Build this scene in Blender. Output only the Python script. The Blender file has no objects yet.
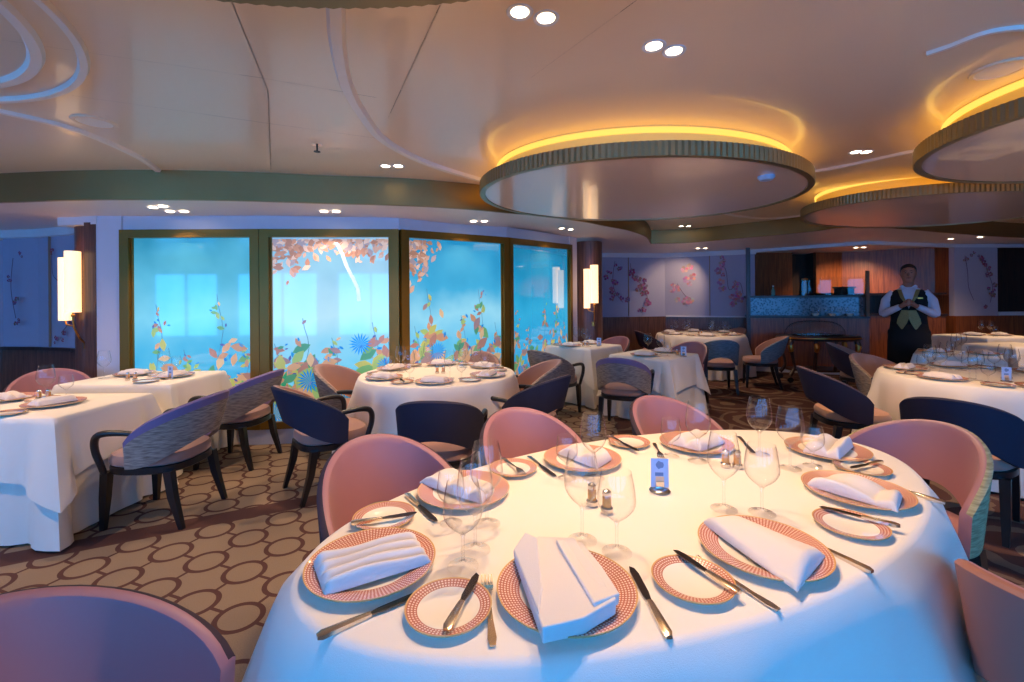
import bpy, bmesh, math, random
from mathutils import Vector, Matrix
PI = math.pi
sin, cos = math.sin, math.cos
C = bpy.context.scene.collection
sc = bpy.context.scene
rnd = random.Random(7)

# ------------------------------------------------------------------ mesh helpers
class MB:
    def __init__(s):
        s.v = []; s.f = []; s.m = []; s.c = []; s.usec = False
    def add(s, vs, fs, mi=0, col=None):
        o = len(s.v)
        s.v += [tuple(p) for p in vs]
        for f in fs:
            s.f.append(tuple(i + o for i in f)); s.m.append(mi)
            s.c.append(col or (1, 1, 1, 1))
        if col: s.usec = True
        return s
    def box(s, a, b, mi=0, M=None, bev=0):
        x0, y0, z0 = a; x1, y1, z1 = b
        if bev:
            e = bev
            # chamfered along vertical and horizontal edges
            vs = []; fs = []
            rings = [(z0, e), (z0 + e, 0), (z1 - e, 0), (z1, e)]
            for z, i in rings:
                vs += [(x0 + i + (e if not i else 0) * 0 + e, y0 + i, z), (x1 - i - e, y0 + i, z), (x1 - i, y0 + i + e, z), (x1 - i, y1 - i - e, z),
                       (x1 - i - e, y1 - i, z), (x0 + i + e, y1 - i, z), (x0 + i, y1 - i - e, z), (x0 + i, y0 + i + e, z)]
            for r in range(3):
                for k in range(8):
                    fs.append((r*8+k, r*8+(k+1) % 8, (r+1)*8+(k+1) % 8, (r+1)*8+k))
            fs.append(tuple(range(7, -1, -1))); fs.append(tuple(range(24, 32)))
        else:
            vs = [(x0,y0,z0),(x1,y0,z0),(x1,y1,z0),(x0,y1,z0),(x0,y0,z1),(x1,y0,z1),(x1,y1,z1),(x0,y1,z1)]
            fs = [(3,2,1,0),(4,5,6,7),(0,1,5,4),(1,2,6,5),(2,3,7,6),(3,0,4,7)]
        if M: vs = [M @ Vector(p) for p in vs]
        return s.add(vs, fs, mi)
    def lathe(s, prof, n=32, cx=0, cy=0, mi=0, close=False, sx=1, sy=1, mats=None):
        vs = []; fs = []; N = len(prof)
        for (r, z) in prof:
            for k in range(n):
                a = 2*PI*k/n
                vs.append((cx + r*cos(a)*sx, cy + r*sin(a)*sy, z))
        o = len(s.v); s.v += vs
        for j in range(N - 1 if not close else N):
            j2 = (j+1) % N
            for k in range(n):
                k2 = (k+1) % n
                s.f.append((o+j*n+k, o+j*n+k2, o+j2*n+k2, o+j2*n+k)); s.m.append(mats[j] if mats else mi); s.c.append((1,1,1,1))
        return s
    def tube(s, path, rad, n=10, mi=0, cap=True, fx=1.0, col=None):
        P = [Vector(p) for p in path]; vs = []; fs = []
        if not hasattr(rad, '__len__'): rad = [rad]*len(P)
        up = None
        for i, p in enumerate(P):
            t = (P[min(i+1, len(P)-1)] - P[max(i-1, 0)]).normalized()
            if up is None:
                up = Vector((0,0,1)) if abs(t.z) < .9 else Vector((0,1,0))
            u = (up - t*up.dot(t)).normalized(); w = t.cross(u); up = u
            for k in range(n):
                a = 2*PI*k/n
                vs.append(p + (u*cos(a)*fx + w*sin(a))*rad[i])
        for i in range(len(P)-1):
            for k in range(n):
                fs.append((i*n+k, i*n+(k+1) % n, (i+1)*n+(k+1) % n, (i+1)*n+k))
        if cap:
            fs.append(tuple(range(n-1, -1, -1))); fs.append(tuple((len(P)-1)*n+k for k in range(n)))
        return s.add(vs, fs, mi, col)
    def ball(s, c, r, n=16, m=10, mi=0):
        if not hasattr(r, '__len__'): r = (r, r, r)
        vs = [(c[0], c[1], c[2]-r[2])]
        for j in range(1, m):
            b = -PI/2 + PI*j/m
            for k in range(n):
                a = 2*PI*k/n
                vs.append((c[0]+r[0]*cos(b)*cos(a), c[1]+r[1]*cos(b)*sin(a), c[2]+r[2]*sin(b)))
        vs.append((c[0], c[1], c[2]+r[2])); L = len(vs)-1; fs = []
        for k in range(n):
            fs.append((0, 1+(k+1) % n, 1+k)); fs.append((L, L-n+k, L-n+(k+1) % n))
        for j in range(m-2):
            for k in range(n):
                a = 1+j*n; fs.append((a+k, a+(k+1) % n, a+n+(k+1) % n, a+n+k))
        return s.add(vs, fs, mi)
    def loft(s, rings, mi=0, cap=True):
        n = len(rings[0]); vs = [p for r in rings for p in r]; fs = []
        for i in range(len(rings)-1):
            for k in range(n):
                fs.append((i*n+k, i*n+(k+1) % n, (i+1)*n+(k+1) % n, (i+1)*n+k))
        if cap:
            fs.append(tuple(range(n-1, -1, -1))); fs.append(tuple((len(rings)-1)*n+k for k in range(n)))
        return s.add(vs, fs, mi)
    def prism(s, poly, z0, z1, mi=0, mit=None):
        n = len(poly)
        vs = [(p[0], p[1], z0) for p in poly] + [(p[0], p[1], z1) for p in poly]
        s.add(vs, [(k, (k+1) % n, n+(k+1) % n, n+k) for k in range(n)] + [tuple(range(n-1, -1, -1))], mi)
        o = len(s.v) - 2*n
        s.f.append(tuple(o+n+k for k in range(n))); s.m.append(mi if mit is None else mit); s.c.append((1,1,1,1))
        return s
    def build(s, name, mats, parent=None, smooth=True, ang=40, loc=None, recalc=False):
        me = bpy.data.meshes.new(name)
        me.from_pydata(s.v, [], s.f)
        if not isinstance(mats, (list, tuple)): mats = [mats]
        for m in mats: me.materials.append(m)
        for i, p in enumerate(me.polygons):
            p.material_index = s.m[i]; p.use_smooth = smooth
        if s.usec:
            ca = me.color_attributes.new('Col', 'FLOAT_COLOR', 'CORNER')
            li = 0
            for i, p in enumerate(me.polygons):
                for _ in range(p.loop_total):
                    ca.data[li].color = s.c[i]; li += 1
        if recalc:
            b = bmesh.new(); b.from_mesh(me); bmesh.ops.recalc_face_normals(b, faces=b.faces); b.to_mesh(me); b.free()
        if smooth:
            try: me.set_sharp_from_angle(angle=math.radians(ang))
            except Exception: pass
        me.update()
        o = bpy.data.objects.new(name, me); C.objects.link(o)
        if parent: o.parent = parent
        if loc: o.location = loc
        return o

def empty(name, loc=(0,0,0), rz=0):
    o = bpy.data.objects.new(name, None); C.objects.link(o)
    o.location = loc; o.rotation_euler = (0, 0, rz); o.empty_display_size = .1
    return o
def tag(o, label=None, cat=None, group=None):
    if label: o['label'] = label
    if cat: o['category'] = cat
    if group: o['group'] = group
    elif 'group' in o: del o['group']
    return o
def struct(o, label=None):
    o['kind'] = 'structure'
    if label: o['label'] = label
    return o
def copy_tree(o, parent=None):
    c = o.copy(); C.objects.link(c); c.parent = parent
    for ch in list(o.children): copy_tree(ch, c)
    return c
USED = set()
def place(proto, loc, rz, label, cat, group=None):
    if proto.name in USED:
        o = copy_tree(proto)
    else:
        o = proto; USED.add(proto.name)
    o.location = loc; o.rotation_euler = (0, 0, rz)
    return tag(o, label, cat, group)

# ------------------------------------------------------------------ materials
def new_mat(name):
    m = bpy.data.materials.new(name); m.use_nodes = True
    nt = m.node_tree; b = nt.nodes['Principled BSDF']
    return m, nt, b
def lin(c):
    return tuple(((x/255)/12.92 if x/255 <= .04045 else ((x/255+.055)/1.055)**2.4) for x in c) + (1,)
def mat(name, rgb, rough=.5, metal=0, coat=0, emis=None, es=0, sheen=0, noise=0, nscale=40, bump=0, bscale=200, spec=.5):
    m, nt, b = new_mat(name)
    col = rgb if len(rgb) == 4 else lin(rgb)
    b.inputs['Base Color'].default_value = col
    b.inputs['Roughness'].default_value = rough
    b.inputs['Metallic'].default_value = metal
    b.inputs['Coat Weight'].default_value = coat
    b.inputs['Specular IOR Level'].default_value = spec
    if sheen: b.inputs['Sheen Weight'].default_value = sheen
    if emis:
        b.inputs['Emission Color'].default_value = emis if len(emis) == 4 else lin(emis)
        b.inputs['Emission Strength'].default_value = es
    tc = nt.nodes.new('ShaderNodeTexCoord')
    if noise:
        n = nt.nodes.new('ShaderNodeTexNoise'); n.inputs['Scale'].default_value = nscale; n.inputs['Detail'].default_value = 4
        nt.links.new(tc.outputs['Object'], n.inputs['Vector'])
        mx = nt.nodes.new('ShaderNodeMix'); mx.data_type = 'RGBA'
        mx.inputs[6].default_value = tuple(c*(1-noise) for c in col[:3]) + (1,)
        mx.inputs[7].default_value = tuple(min(1, c*(1+noise)) for c in col[:3]) + (1,)
        nt.links.new(n.outputs['Fac'], mx.inputs[0]); nt.links.new(mx.outputs[2], b.inputs['Base Color'])
    if bump:
        n2 = nt.nodes.new('ShaderNodeTexNoise'); n2.inputs['Scale'].default_value = bscale
        nt.links.new(tc.outputs['Object'], n2.inputs['Vector'])
        bp = nt.nodes.new('ShaderNodeBump'); bp.inputs['Strength'].default_value = bump; bp.inputs['Distance'].default_value = .005
        nt.links.new(n2.outputs['Fac'], bp.inputs['Height']); nt.links.new(bp.outputs['Normal'], b.inputs['Normal'])
    return m
class X:
    """tiny expression builder over Math nodes"""
    def __init__(s, nt, sock): s.nt = nt; s.s = sock
    def op(s, o, b=None, c=None, rev=False):
        n = s.nt.nodes.new('ShaderNodeMath'); n.operation = o
        a_ = (s, b, c) if not rev else (b, s, c)
        for i, q in enumerate(a_):
            if q is None: continue
            if isinstance(q, X): s.nt.links.new(q.s, n.inputs[i])
            else: n.inputs[i].default_value = q
        return X(s.nt, n.outputs[0])
    def __add__(s, o): return s.op('ADD', o)
    def __sub__(s, o): return s.op('SUBTRACT', o)
    def __mul__(s, o): return s.op('MULTIPLY', o)
    def __rsub__(s, o): return s.op('SUBTRACT', o, rev=True)
    def abs(s): return s.op('ABSOLUTE')
    def lt(s, v): return s.op('LESS_THAN', v)
    def gt(s, v): return s.op('GREATER_THAN', v)
    def max(s, v): return s.op('MAXIMUM', v)
    def min(s, v): return s.op('MINIMUM', v)
    def frac(s): return s.op('FRACT')
    def sqrt(s): return s.op('SQRT')
def coords(nt, kind='Object'):
    tc = nt.nodes.new('ShaderNodeTexCoord'); sp = nt.nodes.new('ShaderNodeSeparateXYZ')
    nt.links.new(tc.outputs[kind], sp.inputs[0])
    return [X(nt, sp.outputs[i]) for i in range(3)], tc
def mixc(nt, fac, a, b):
    mx = nt.nodes.new('ShaderNodeMix'); mx.data_type = 'RGBA'
    if isinstance(fac, X): nt.links.new(fac.s, mx.inputs[0])
    else: mx.inputs[0].default_value = fac
    for i, q in ((6, a), (7, b)):
        if isinstance(q, tuple): mx.inputs[i].default_value = q
        else: nt.links.new(q, mx.inputs[i])
    return mx.outputs[2]

def carpet():
    m, nt, b = new_mat('carpet')
    (x, y, z), tc = coords(nt)
    a = math.radians(-20)
    u = (x*(cos(a)) + y*sin(a))
    v = (x*(-sin(a)) + y*cos(a))
    # ring lattice
    cu = ((u + 100*.283 + .0156)*(1/.283)).frac() - .5
    cv = ((v + 100*.258 - .052)*(1/.258)).frac() - .5
    du = cu*.283; dv = cv*.258
    r = (du*du + dv*dv*1.12).sqrt()
    ring = (r - .098).abs().lt(.0125)
    link = du.abs().lt(.0085).max(dv.abs().lt(.0085)) * r.gt(.098)
    line = ring.max(link)
    # plain band crossing the pattern
    bb = math.radians(27)
    d = (x + 1.95)*(-sin(bb)) + (y - 2.93)*cos(bb)
    band = d.abs().lt(.085) * x.lt(-.2)
    line = line.max(band)
    nz = nt.nodes.new('ShaderNodeTexNoise'); nz.inputs['Scale'].default_value = 260; nz.inputs['Detail'].default_value = 2
    nt.links.new(tc.outputs['Object'], nz.inputs['Vector'])
    taupe = mixc(nt, X(nt, nz.outputs['Fac']), lin((114, 96, 82)), lin((160, 140, 120)))
    plum = mixc(nt, X(nt, nz.outputs['Fac']), lin((74, 50, 48)), lin((98, 70, 66)))
    left = mixc(nt, line, taupe, plum)
    # right part: big medallions on plum ground
    cu2 = ((x + 100*.9 + .25)*(1/.9)).frac() - .5
    cv2 = ((y + 100*.9 - .2)*(1/.9)).frac() - .5
    r2 = ((cu2*cu2 + cv2*cv2).sqrt())*.9
    nw = nt.nodes.new('ShaderNodeTexNoise'); nw.inputs['Scale'].default_value = 7; nw.inputs['Detail'].default_value = 3
    nt.links.new(tc.outputs['Object'], nw.inputs['Vector'])
    r3 = r2 + (X(nt, nw.outputs['Fac']) - .5)*.10
    med = ((r3 - .30).abs().lt(.035).max(r3.lt(.10)).max((r3 - .46).abs().lt(.02)))*.55
    right = mixc(nt, med, plum, taupe)
    side = (x - y*.16).gt(.35) * y.gt(2.2)
    col = mixc(nt, side, left, right)
    nt.links.new(col, b.inputs['Base Color'])
    b.inputs['Roughness'].default_value = .95
    b.inputs['Specular IOR Level'].default_value = .1
    bp = nt.nodes.new('ShaderNodeBump'); bp.inputs['Strength'].default_value = .4; bp.inputs['Distance'].default_value = .004
    nt.links.new(nz.outputs['Fac'], bp.inputs['Height']); nt.links.new(bp.outputs['Normal'], b.inputs['Normal'])
    return m
def wood(name, c1, c2, rough=.4, sc_=(14, 14, .8), coat=.2):
    m, nt, b = new_mat(name)
    tc = nt.nodes.new('ShaderNodeTexCoord'); mp = nt.nodes.new('ShaderNodeMapping')
    mp.inputs['Scale'].default_value = sc_
    n = nt.nodes.new('ShaderNodeTexNoise'); n.inputs['Scale'].default_value = 3; n.inputs['Detail'].default_value = 6; n.inputs['Distortion'].default_value = .6
    nt.links.new(tc.outputs['Object'], mp.inputs[0]); nt.links.new(mp.outputs[0], n.inputs['Vector'])
    rp = nt.nodes.new('ShaderNodeValToRGB'); rp.color_ramp.elements[0].position = .32; rp.color_ramp.elements[1].position = .68
    rp.color_ramp.elements[0].color = lin(c1); rp.color_ramp.elements[1].color = lin(c2)
    nt.links.new(n.outputs['Fac'], rp.inputs[0]); nt.links.new(rp.outputs[0], b.inputs['Base Color'])
    b.inputs['Roughness'].default_value = rough; b.inputs['Coat Weight'].default_value = coat; b.inputs['Coat Roughness'].default_value = .25
    return m
def tweed(name, c1, c2):
    m, nt, b = new_mat(name)
    tc = nt.nodes.new('ShaderNodeTexCoord'); mp = nt.nodes.new('ShaderNodeMapping'); mp.inputs['Scale'].default_value = (18, 18, 160)
    n = nt.nodes.new('ShaderNodeTexNoise'); n.inputs['Scale'].default_value = 1; n.inputs['Detail'].default_value = 5
    nt.links.new(tc.outputs['Object'], mp.inputs[0]); nt.links.new(mp.outputs[0], n.inputs['Vector'])
    rp = nt.nodes.new('ShaderNodeValToRGB'); rp.color_ramp.elements[0].position = .35; rp.color_ramp.elements[1].position = .65
    rp.color_ramp.elements[0].color = lin(c1); rp.color_ramp.elements[1].color = lin(c2)
    nt.links.new(n.outputs['Fac'], rp.inputs[0]); nt.links.new(rp.outputs[0], b.inputs['Base Color'])
    b.inputs['Roughness'].default_value = .85; b.inputs['Specular IOR Level'].default_value = .2
    return m
def plate_rim(nm='charger_rim_glaze', cnt=110, er=.154):
    m, nt, b = new_mat(nm)
    (x, y, z), tc = coords(nt)
    r = (x*x + y*y).sqrt()
    at = x.op('ARCTAN2', y)
    A = (at*(cnt/(2*PI)) + 300).frac() - .5
    R = (r*(1/.0068)).frac() - .5
    d = (A*A + R*R).sqrt()
    dot = d.lt(.30)
    col = mixc(nt, dot, lin((184, 116, 98)), lin((240, 206, 188)))
    edge = r.gt(er)
    col = mixc(nt, edge, col, lin((210, 165, 110)))
    nt.links.new(col, b.inputs['Base Color']); b.inputs['Roughness'].default_value = .25; b.inputs['Coat Weight'].default_value = .4
    return m
def glass_mat(name, tint=(1, 1, 1, 1), ior=1.45, rough=.0, boost=1.0):
    m = bpy.data.materials.new(name); m.use_nodes = True; nt = m.node_tree; nt.nodes.clear()
    o = nt.nodes.new('ShaderNodeOutputMaterial'); t = nt.nodes.new('ShaderNodeBsdfTransparent'); g = nt.nodes.new('ShaderNodeBsdfGlossy')
    t.inputs[0].default_value = tint; g.inputs['Roughness'].default_value = rough; g.inputs[0].default_value = (1, 1, 1, 1)
    f = nt.nodes.new('ShaderNodeLayerWeight'); f.inputs['Blend'].default_value = .5
    mx = nt.nodes.new('ShaderNodeMixShader'); k = (X(nt, f.outputs['Facing']).op('POWER', 4.0)*(.5*boost)) + .026*boost
    tc_ = mixc(nt, X(nt, f.outputs['Facing']).op('POWER', 4.0), tint, (.16, .13, .11, 1)); nt.links.new(tc_, t.inputs[0])
    k = k.min(1.0)
    nt.links.new(k.s, mx.inputs[0]); nt.links.new(t.outputs[0], mx.inputs[1]); nt.links.new(g.outputs[0], mx.inputs[2]); nt.links.new(mx.outputs[0], o.inputs[0])
    return m
def emit(name, rgb, s):
    return mat(name, (20, 20, 20), .6, emis=rgb, es=s)

M = {}
M['carpet'] = carpet()
M['ceil'] = mat('ceiling_paint', (240, 212, 180), .30, coat=.25, noise=.02, nscale=2)
M['soffit'] = mat('soffit_paint', (225, 214, 208), .38)
M['cornice'] = mat('cornice_paint', (220, 218, 222), .5)
M['fascia'] = mat('fascia_bronze', (150, 124, 76), .38, metal=.75, noise=.15, nscale=1.5)
M['rim'] = mat('ribbed_bronze', (150, 132, 92), .4, metal=.7)
M['diskp'] = mat('disk_panel', (236, 208, 184), .22, coat=.4)
M['strip2'] = emit('cove_tape_light', (255, 200, 84), 2.6)
M['cove'] = mat('cove_gold', (240, 206, 110), .5)
M['strip'] = emit('cove_light', (255, 196, 84), 1.0)
M['mould'] = mat('ceiling_moulding', (240, 228, 216), .4)
M['seam'] = mat('ceiling_seam', (150, 125, 105), .8)
M['wallw'] = mat('white_wall', (214, 208, 216), .5)
M['lilac'] = mat('lilac_wall_panel', (166, 166, 190), .7, noise=.03, nscale=30)
M['pale'] = mat('pale_silk_panel', (188, 180, 190), .6, noise=.04, nscale=25)
M['wood'] = wood('wainscot_walnut', (74, 46, 38), (116, 76, 60))
M['woodo'] = wood('buffet_oak', (112, 58, 30), (166, 92, 48))
M['woodd'] = wood('dark_walnut', (44, 26, 20), (74, 44, 30))
M['goldframe'] = mat('gold_brown_frame', (134, 98, 34), .38, metal=.55, noise=.08, nscale=3)
M['brass'] = mat('brass', (206, 146, 74), .3, metal=1)
M['woodgold'] = mat('aged_gold_post', (120, 84, 44), .5)
M['chrome'] = mat('polished_steel', (215, 210, 205), .12, metal=1)
M['steelh'] = mat('steel_handle', (225, 210, 190), .18, metal=1)
M['blade'] = mat('steel_blade', (120, 112, 108), .16, metal=1)
M['black'] = mat('black_lacquer', (20, 17, 20), .35, coat=.2)
M['blackm'] = mat('black_plastic', (14, 14, 16), .5)
M['cloth'] = mat('white_linen', (236, 226, 214), .85, bump=.15, bscale=500, sheen=.1)
M['napkin'] = mat('napkin_linen', (222, 212, 206), .85, bump=.15, bscale=400, sheen=.1)
M['porc'] = mat('white_porcelain', (244, 234, 218), .18, coat=.5)
M['rimglaze'] = plate_rim()
M['pink'] = mat('mauve_leather', (162, 110, 116), .5, noise=.03, nscale=8, sheen=.15)
M['lil'] = mat('lilac_upholstery', (120, 100, 140), .7)
M['taupe'] = mat('taupe_pink_velvet', (164, 122, 108), .7, sheen=.3)
M['navy'] = mat('navy_fabric', (40, 38, 60), .8, noise=.15, nscale=200)
M['plumd'] = mat('dark_plum_fabric', (54, 40, 54), .8, noise=.15, nscale=200)
M['tweed'] = tweed('grey_tweed', (118, 104, 96), (168, 152, 140))
M['tweedb'] = tweed('blue_grey_tweed', (96, 112, 124), (134, 150, 160))
M['tweedy'] = tweed('cream_tweed', (140, 132, 96), (184, 176, 136))
M['glass'] = glass_mat('clear_glass', (.985, .985, .985, 1), 1.45, .01, 1.6)
M['gglass'] = glass_mat('screen_glass', (.94, .95, .95, 1), 1.4, .02, .7)
M['gold'] = mat('gold_brocade', (140, 118, 66), .5, metal=.3, noise=.35, nscale=90)
M['whitec'] = mat('white_shirt_cotton', (206, 206, 222), .8)
M['blackc'] = mat('black_vest_cloth', (16, 15, 19), .85)
M['skin'] = mat('skin', (168, 108, 84), .55)
M['hair'] = mat('dark_hair', (24, 16, 14), .6)
M['lip'] = mat('lips', (128, 66, 58), .5)
M['eyew'] = mat('eye', (40, 28, 24), .3)
M['tan'] = mat('tan_seat_fabric', (186, 138, 108), .7, sheen=.2)

# ------------------------------------------------------------------ warp of the ceiling (the deckhead rises gently to the far right)
def S(t):
    t = min(1, max(0, t)); return t*t*(3-2*t)
def rise(x, y): return .14*S((x+1.2)/2.2)*S((y-3.8)/2.6)
ZC, ZS = 2.51, 2.28
def catmull(P, n=8, closed=False):
    out = []; L = len(P)
    for i in range(L if closed else L-1):
        g = lambda k: Vector(P[k % L]) if closed else Vector(P[min(max(k, 0), L-1)])
        p0, p1, p2, p3 = g(i-1), g(i), g(i+1), g(i+2)
        for k in range(n):
            t = k/n
            out.append(.5*((2*p1) + (p2-p0)*t + (2*p0-5*p1+4*p2-p3)*t*t + (3*p1-p0-3*p2+p3)*t*t*t))
    if not closed: out.append(Vector(P[-1]))
    return out

# ------------------------------------------------------------------ SETTING
XL, XR, YB, YF = -9.0, 13.0, -2.2, 11.0
mb = MB(); mb.add([(XL,YB,0),(XR,YB,0),(XR,YF,0),(XL,YF,0)], [(0,1,2,3)])
struct(mb.build('floor', M['carpet'], smooth=False))
# main ceiling
mb = MB(); nx, ny = 60, 44
vs = []
for j in range(ny+1):
    for i in range(nx+1):
        x = XL+(XR-XL)*i/nx; y = YB+(YF-YB)*j/ny
        vs.append((x, y, ZC+rise(x, y)))
fs = [(j*(nx+1)+i, (j+1)*(nx+1)+i, (j+1)*(nx+1)+i+1, j*(nx+1)+i+1) for j in range(ny) for i in range(nx)]
mb.add(vs, fs)
struct(mb.build('ceiling', M['ceil']))
# fascia curve between the raised ceiling and the lower soffit
f1 = catmull([(-9.2,4.3),(-6.5,4.0),(-4.278, 3.748), (-3.543, 3.68), (-2.889, 3.683), (-2.194, 3.761), (-1.613, 3.877), (-0.989, 3.98), (-0.608, 4.105), (-0.205, 4.304), (0.415, 4.813), (1.248, 5.972), (1.717, 6.486), (2.137, 7.117), (2.45, 7.9)], 6)
f2 = catmull([(2.495, 8.013), (3.153, 7.913), (3.708, 7.432), (4.2, 7.006), (4.55, 6.6)], 6)
f3 = catmull([(4.603, 6.40), (5.028, 6.281), (5.675, 6.491), (7.055, 7.045), (8.673, 7.579), (13.1, 8.6)], 6)
fas = [p.copy() for p in f1+f2+f3]
out = []
for i, p in enumerate(fas):   # matching outer points beyond the walls
    x = p.x
    if x < -1.2: q = Vector((x, 6.6))
    else: q = Vector((x, 11.0))
    out.append(q)
mb = MB(); rows = 14
vs = []
for p, q in zip(fas, out):
    for k in range(rows+1):
        t = k/rows; r = p.lerp(q, t); vs.append((r.x, r.y, ZS+rise(r.x, r.y)))
n = rows+1
fs = [(i*n+k, (i+1)*n+k, (i+1)*n+k+1, i*n+k+1) for i in range(len(fas)-1) for k in range(rows)]
mb.add(vs, [tuple(reversed(f)) for f in fs])
struct(mb.build('ceiling_soffit', M['soffit'], recalc=False))
mb = MB()
vs = []
for p in fas:
    vs += [(p.x, p.y-.004, ZS-.012+rise(p.x, p.y)), (p.x, p.y-.004, ZC+rise(p.x, p.y)), (p.x, p.y+.03, ZC+rise(p.x, p.y)), (p.x, p.y+.03, ZS-.012+rise(p.x, p.y))]
fs = []
for i in range(len(fas)-1):
    for k in range(4):
        fs.append((i*4+k, i*4+(k+1) % 4, (i+1)*4+(k+1) % 4, (i+1)*4+k))
mb.add(vs, fs)
struct(mb.build('trim_1', M['fascia'], ang=30), 'bronze fascia band between raised ceiling and window soffit')

# walls
def wall(name, pts, z0, z1, m, thick=.08, parent=None, st=True, follow=False, side=1):
    """vertical slab following a polyline, front on the camera side"""
    mb = MB()
    for (a, b) in zip(pts[:-1], pts[1:]):
        a = Vector(a); b = Vector(b); d = (b-a).normalized(); nrm = Vector((-d.y, d.x))*thick*side
        if follow: za, zb = ZS+rise(*a)+z1, ZS+rise(*b)+z1
        else: za = zb = z1
        vs = [(a.x,a.y,z0),(b.x,b.y,z0),(b.x+nrm.x,b.y+nrm.y,z0),(a.x+nrm.x,a.y+nrm.y,z0),
              (a.x,a.y,za),(b.x,b.y,zb),(b.x+nrm.x,b.y+nrm.y,zb),(a.x+nrm.x,a.y+nrm.y,za)]
        mb.add(vs, [(3,2,1,0),(4,5,6,7),(0,1,5,4),(1,2,6,5),(2,3,7,6),(3,0,4,7)])
    o = mb.build(name, m, parent, smooth=False)
    if st and not parent: struct(o)
    return o
# window wall: four tall panels
W = [(-3.86, 4.45), (-2.50, 4.47), (-1.165, 4.64), (-0.06, 5.62), (0.92, 7.10)]
WT = [2.14, 2.14, 2.155, 2.20, 2.285]
def pane_mat(i):
    m, nt, b = new_mat('backlit_print_%s' % 'abcd'[i])
    (x, y, z), tc = coords(nt)
    n = nt.nodes.new('ShaderNodeTexNoise'); n.inputs['Scale'].default_value = 1.6; n.inputs['Detail'].default_value = 3
    nt.links.new(tc.outputs['Object'], n.inputs['Vector'])
    h = z*(1/2.1) + (X(nt, n.outputs['Fac'])-.5)*.5
    rp = nt.nodes.new('ShaderNodeValToRGB'); el = rp.color_ramp.elements
    nt.links.new(h.s, rp.inputs[0])
    sets = [[(0,(40,150,205)),(.35,(60,175,225)),(.6,(125,208,236)),(.8,(88,180,212)),(1,(46,140,172))],
            [(0,(60,165,215)),(.35,(120,205,240)),(.6,(186,228,244)),(.8,(168,214,238)),(1,(130,180,215))],
            [(0,(30,145,205)),(.35,(75,185,230)),(.6,(150,216,240)),(.8,(60,168,215)),(1,(30,140,190))],
            [(0,(10,130,190)),(.35,(35,165,220)),(.6,(50,175,222)),(.8,(20,150,200)),(1,(10,125,170))]][i]
    el[0].position = 0; el[0].color = lin(sets[0][1]); el[1].position = 1; el[1].color = lin(sets[-1][1])
    for p, c in sets[1:-1]:
        e = el.new(p); e.color = lin(c)
    nt.links.new(rp.outputs[0], b.inputs['Emission Color']); b.inputs['Emission Strength'].default_value = .66
    b.inputs['Base Color'].default_value = (.02,.08,.12,1); b.inputs['Coat Weight'].default_value = 1; b.inputs['Coat Roughness'].default_value = .03
    mxd = b.inputs['Base Color']
    b.inputs['Roughness'].default_value = .06
    b.inputs['Specular IOR Level'].default_value = .7
    return m
def print_mat():
    m, nt, b = new_mat('printed_foliage')
    at = nt.nodes.new('ShaderNodeVertexColor'); at.layer_name = 'Col'
    nt.links.new(at.outputs[0], b.inputs['Base Color']); nt.links.new(at.outputs[0], b.inputs['Emission Color'])
    b.inputs['Emission Strength'].default_value = .45; b.inputs['Roughness'].default_value = .25
    return m
M['print'] = print_mat()
ORG = [(198,120,70),(214,140,84),(170,96,70),(226,166,104),(150,100,96)]
GRN = [(96,150,70),(150,170,70),(60,130,80),(186,170,60)]
def leaf(mb, s, z, L, w, a, col, f):
    ca, sa = cos(a), sin(a)
    sh = [(-1,0),(-.55,.6),(0,.95),(.55,.6),(1,0),(.5,-.5),(0,-.8),(-.5,-.5)]
    vs = [f(s+(p*L*ca-q*w*sa), z+(p*L*sa+q*w*ca)) for p, q in sh]
    mb.add(vs, [(0,1,7),(1,2,6,7),(2,3,5,6),(3,4,5)], 0, col)
def daisy(mb, s, z, R, f, col):
    for k in range(18):
        a = 2*PI*k/18
        p = [(0,-.0),(R*.6*cos(a-.12), R*.6*sin(a-.12)),(R*cos(a), R*sin(a)),(R*.6*cos(a+.12), R*.6*sin(a+.12))]
        mb.add([f(s+q[0], z+q[1]) for q in p], [(0,1,2,3)], 0, col)
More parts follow.
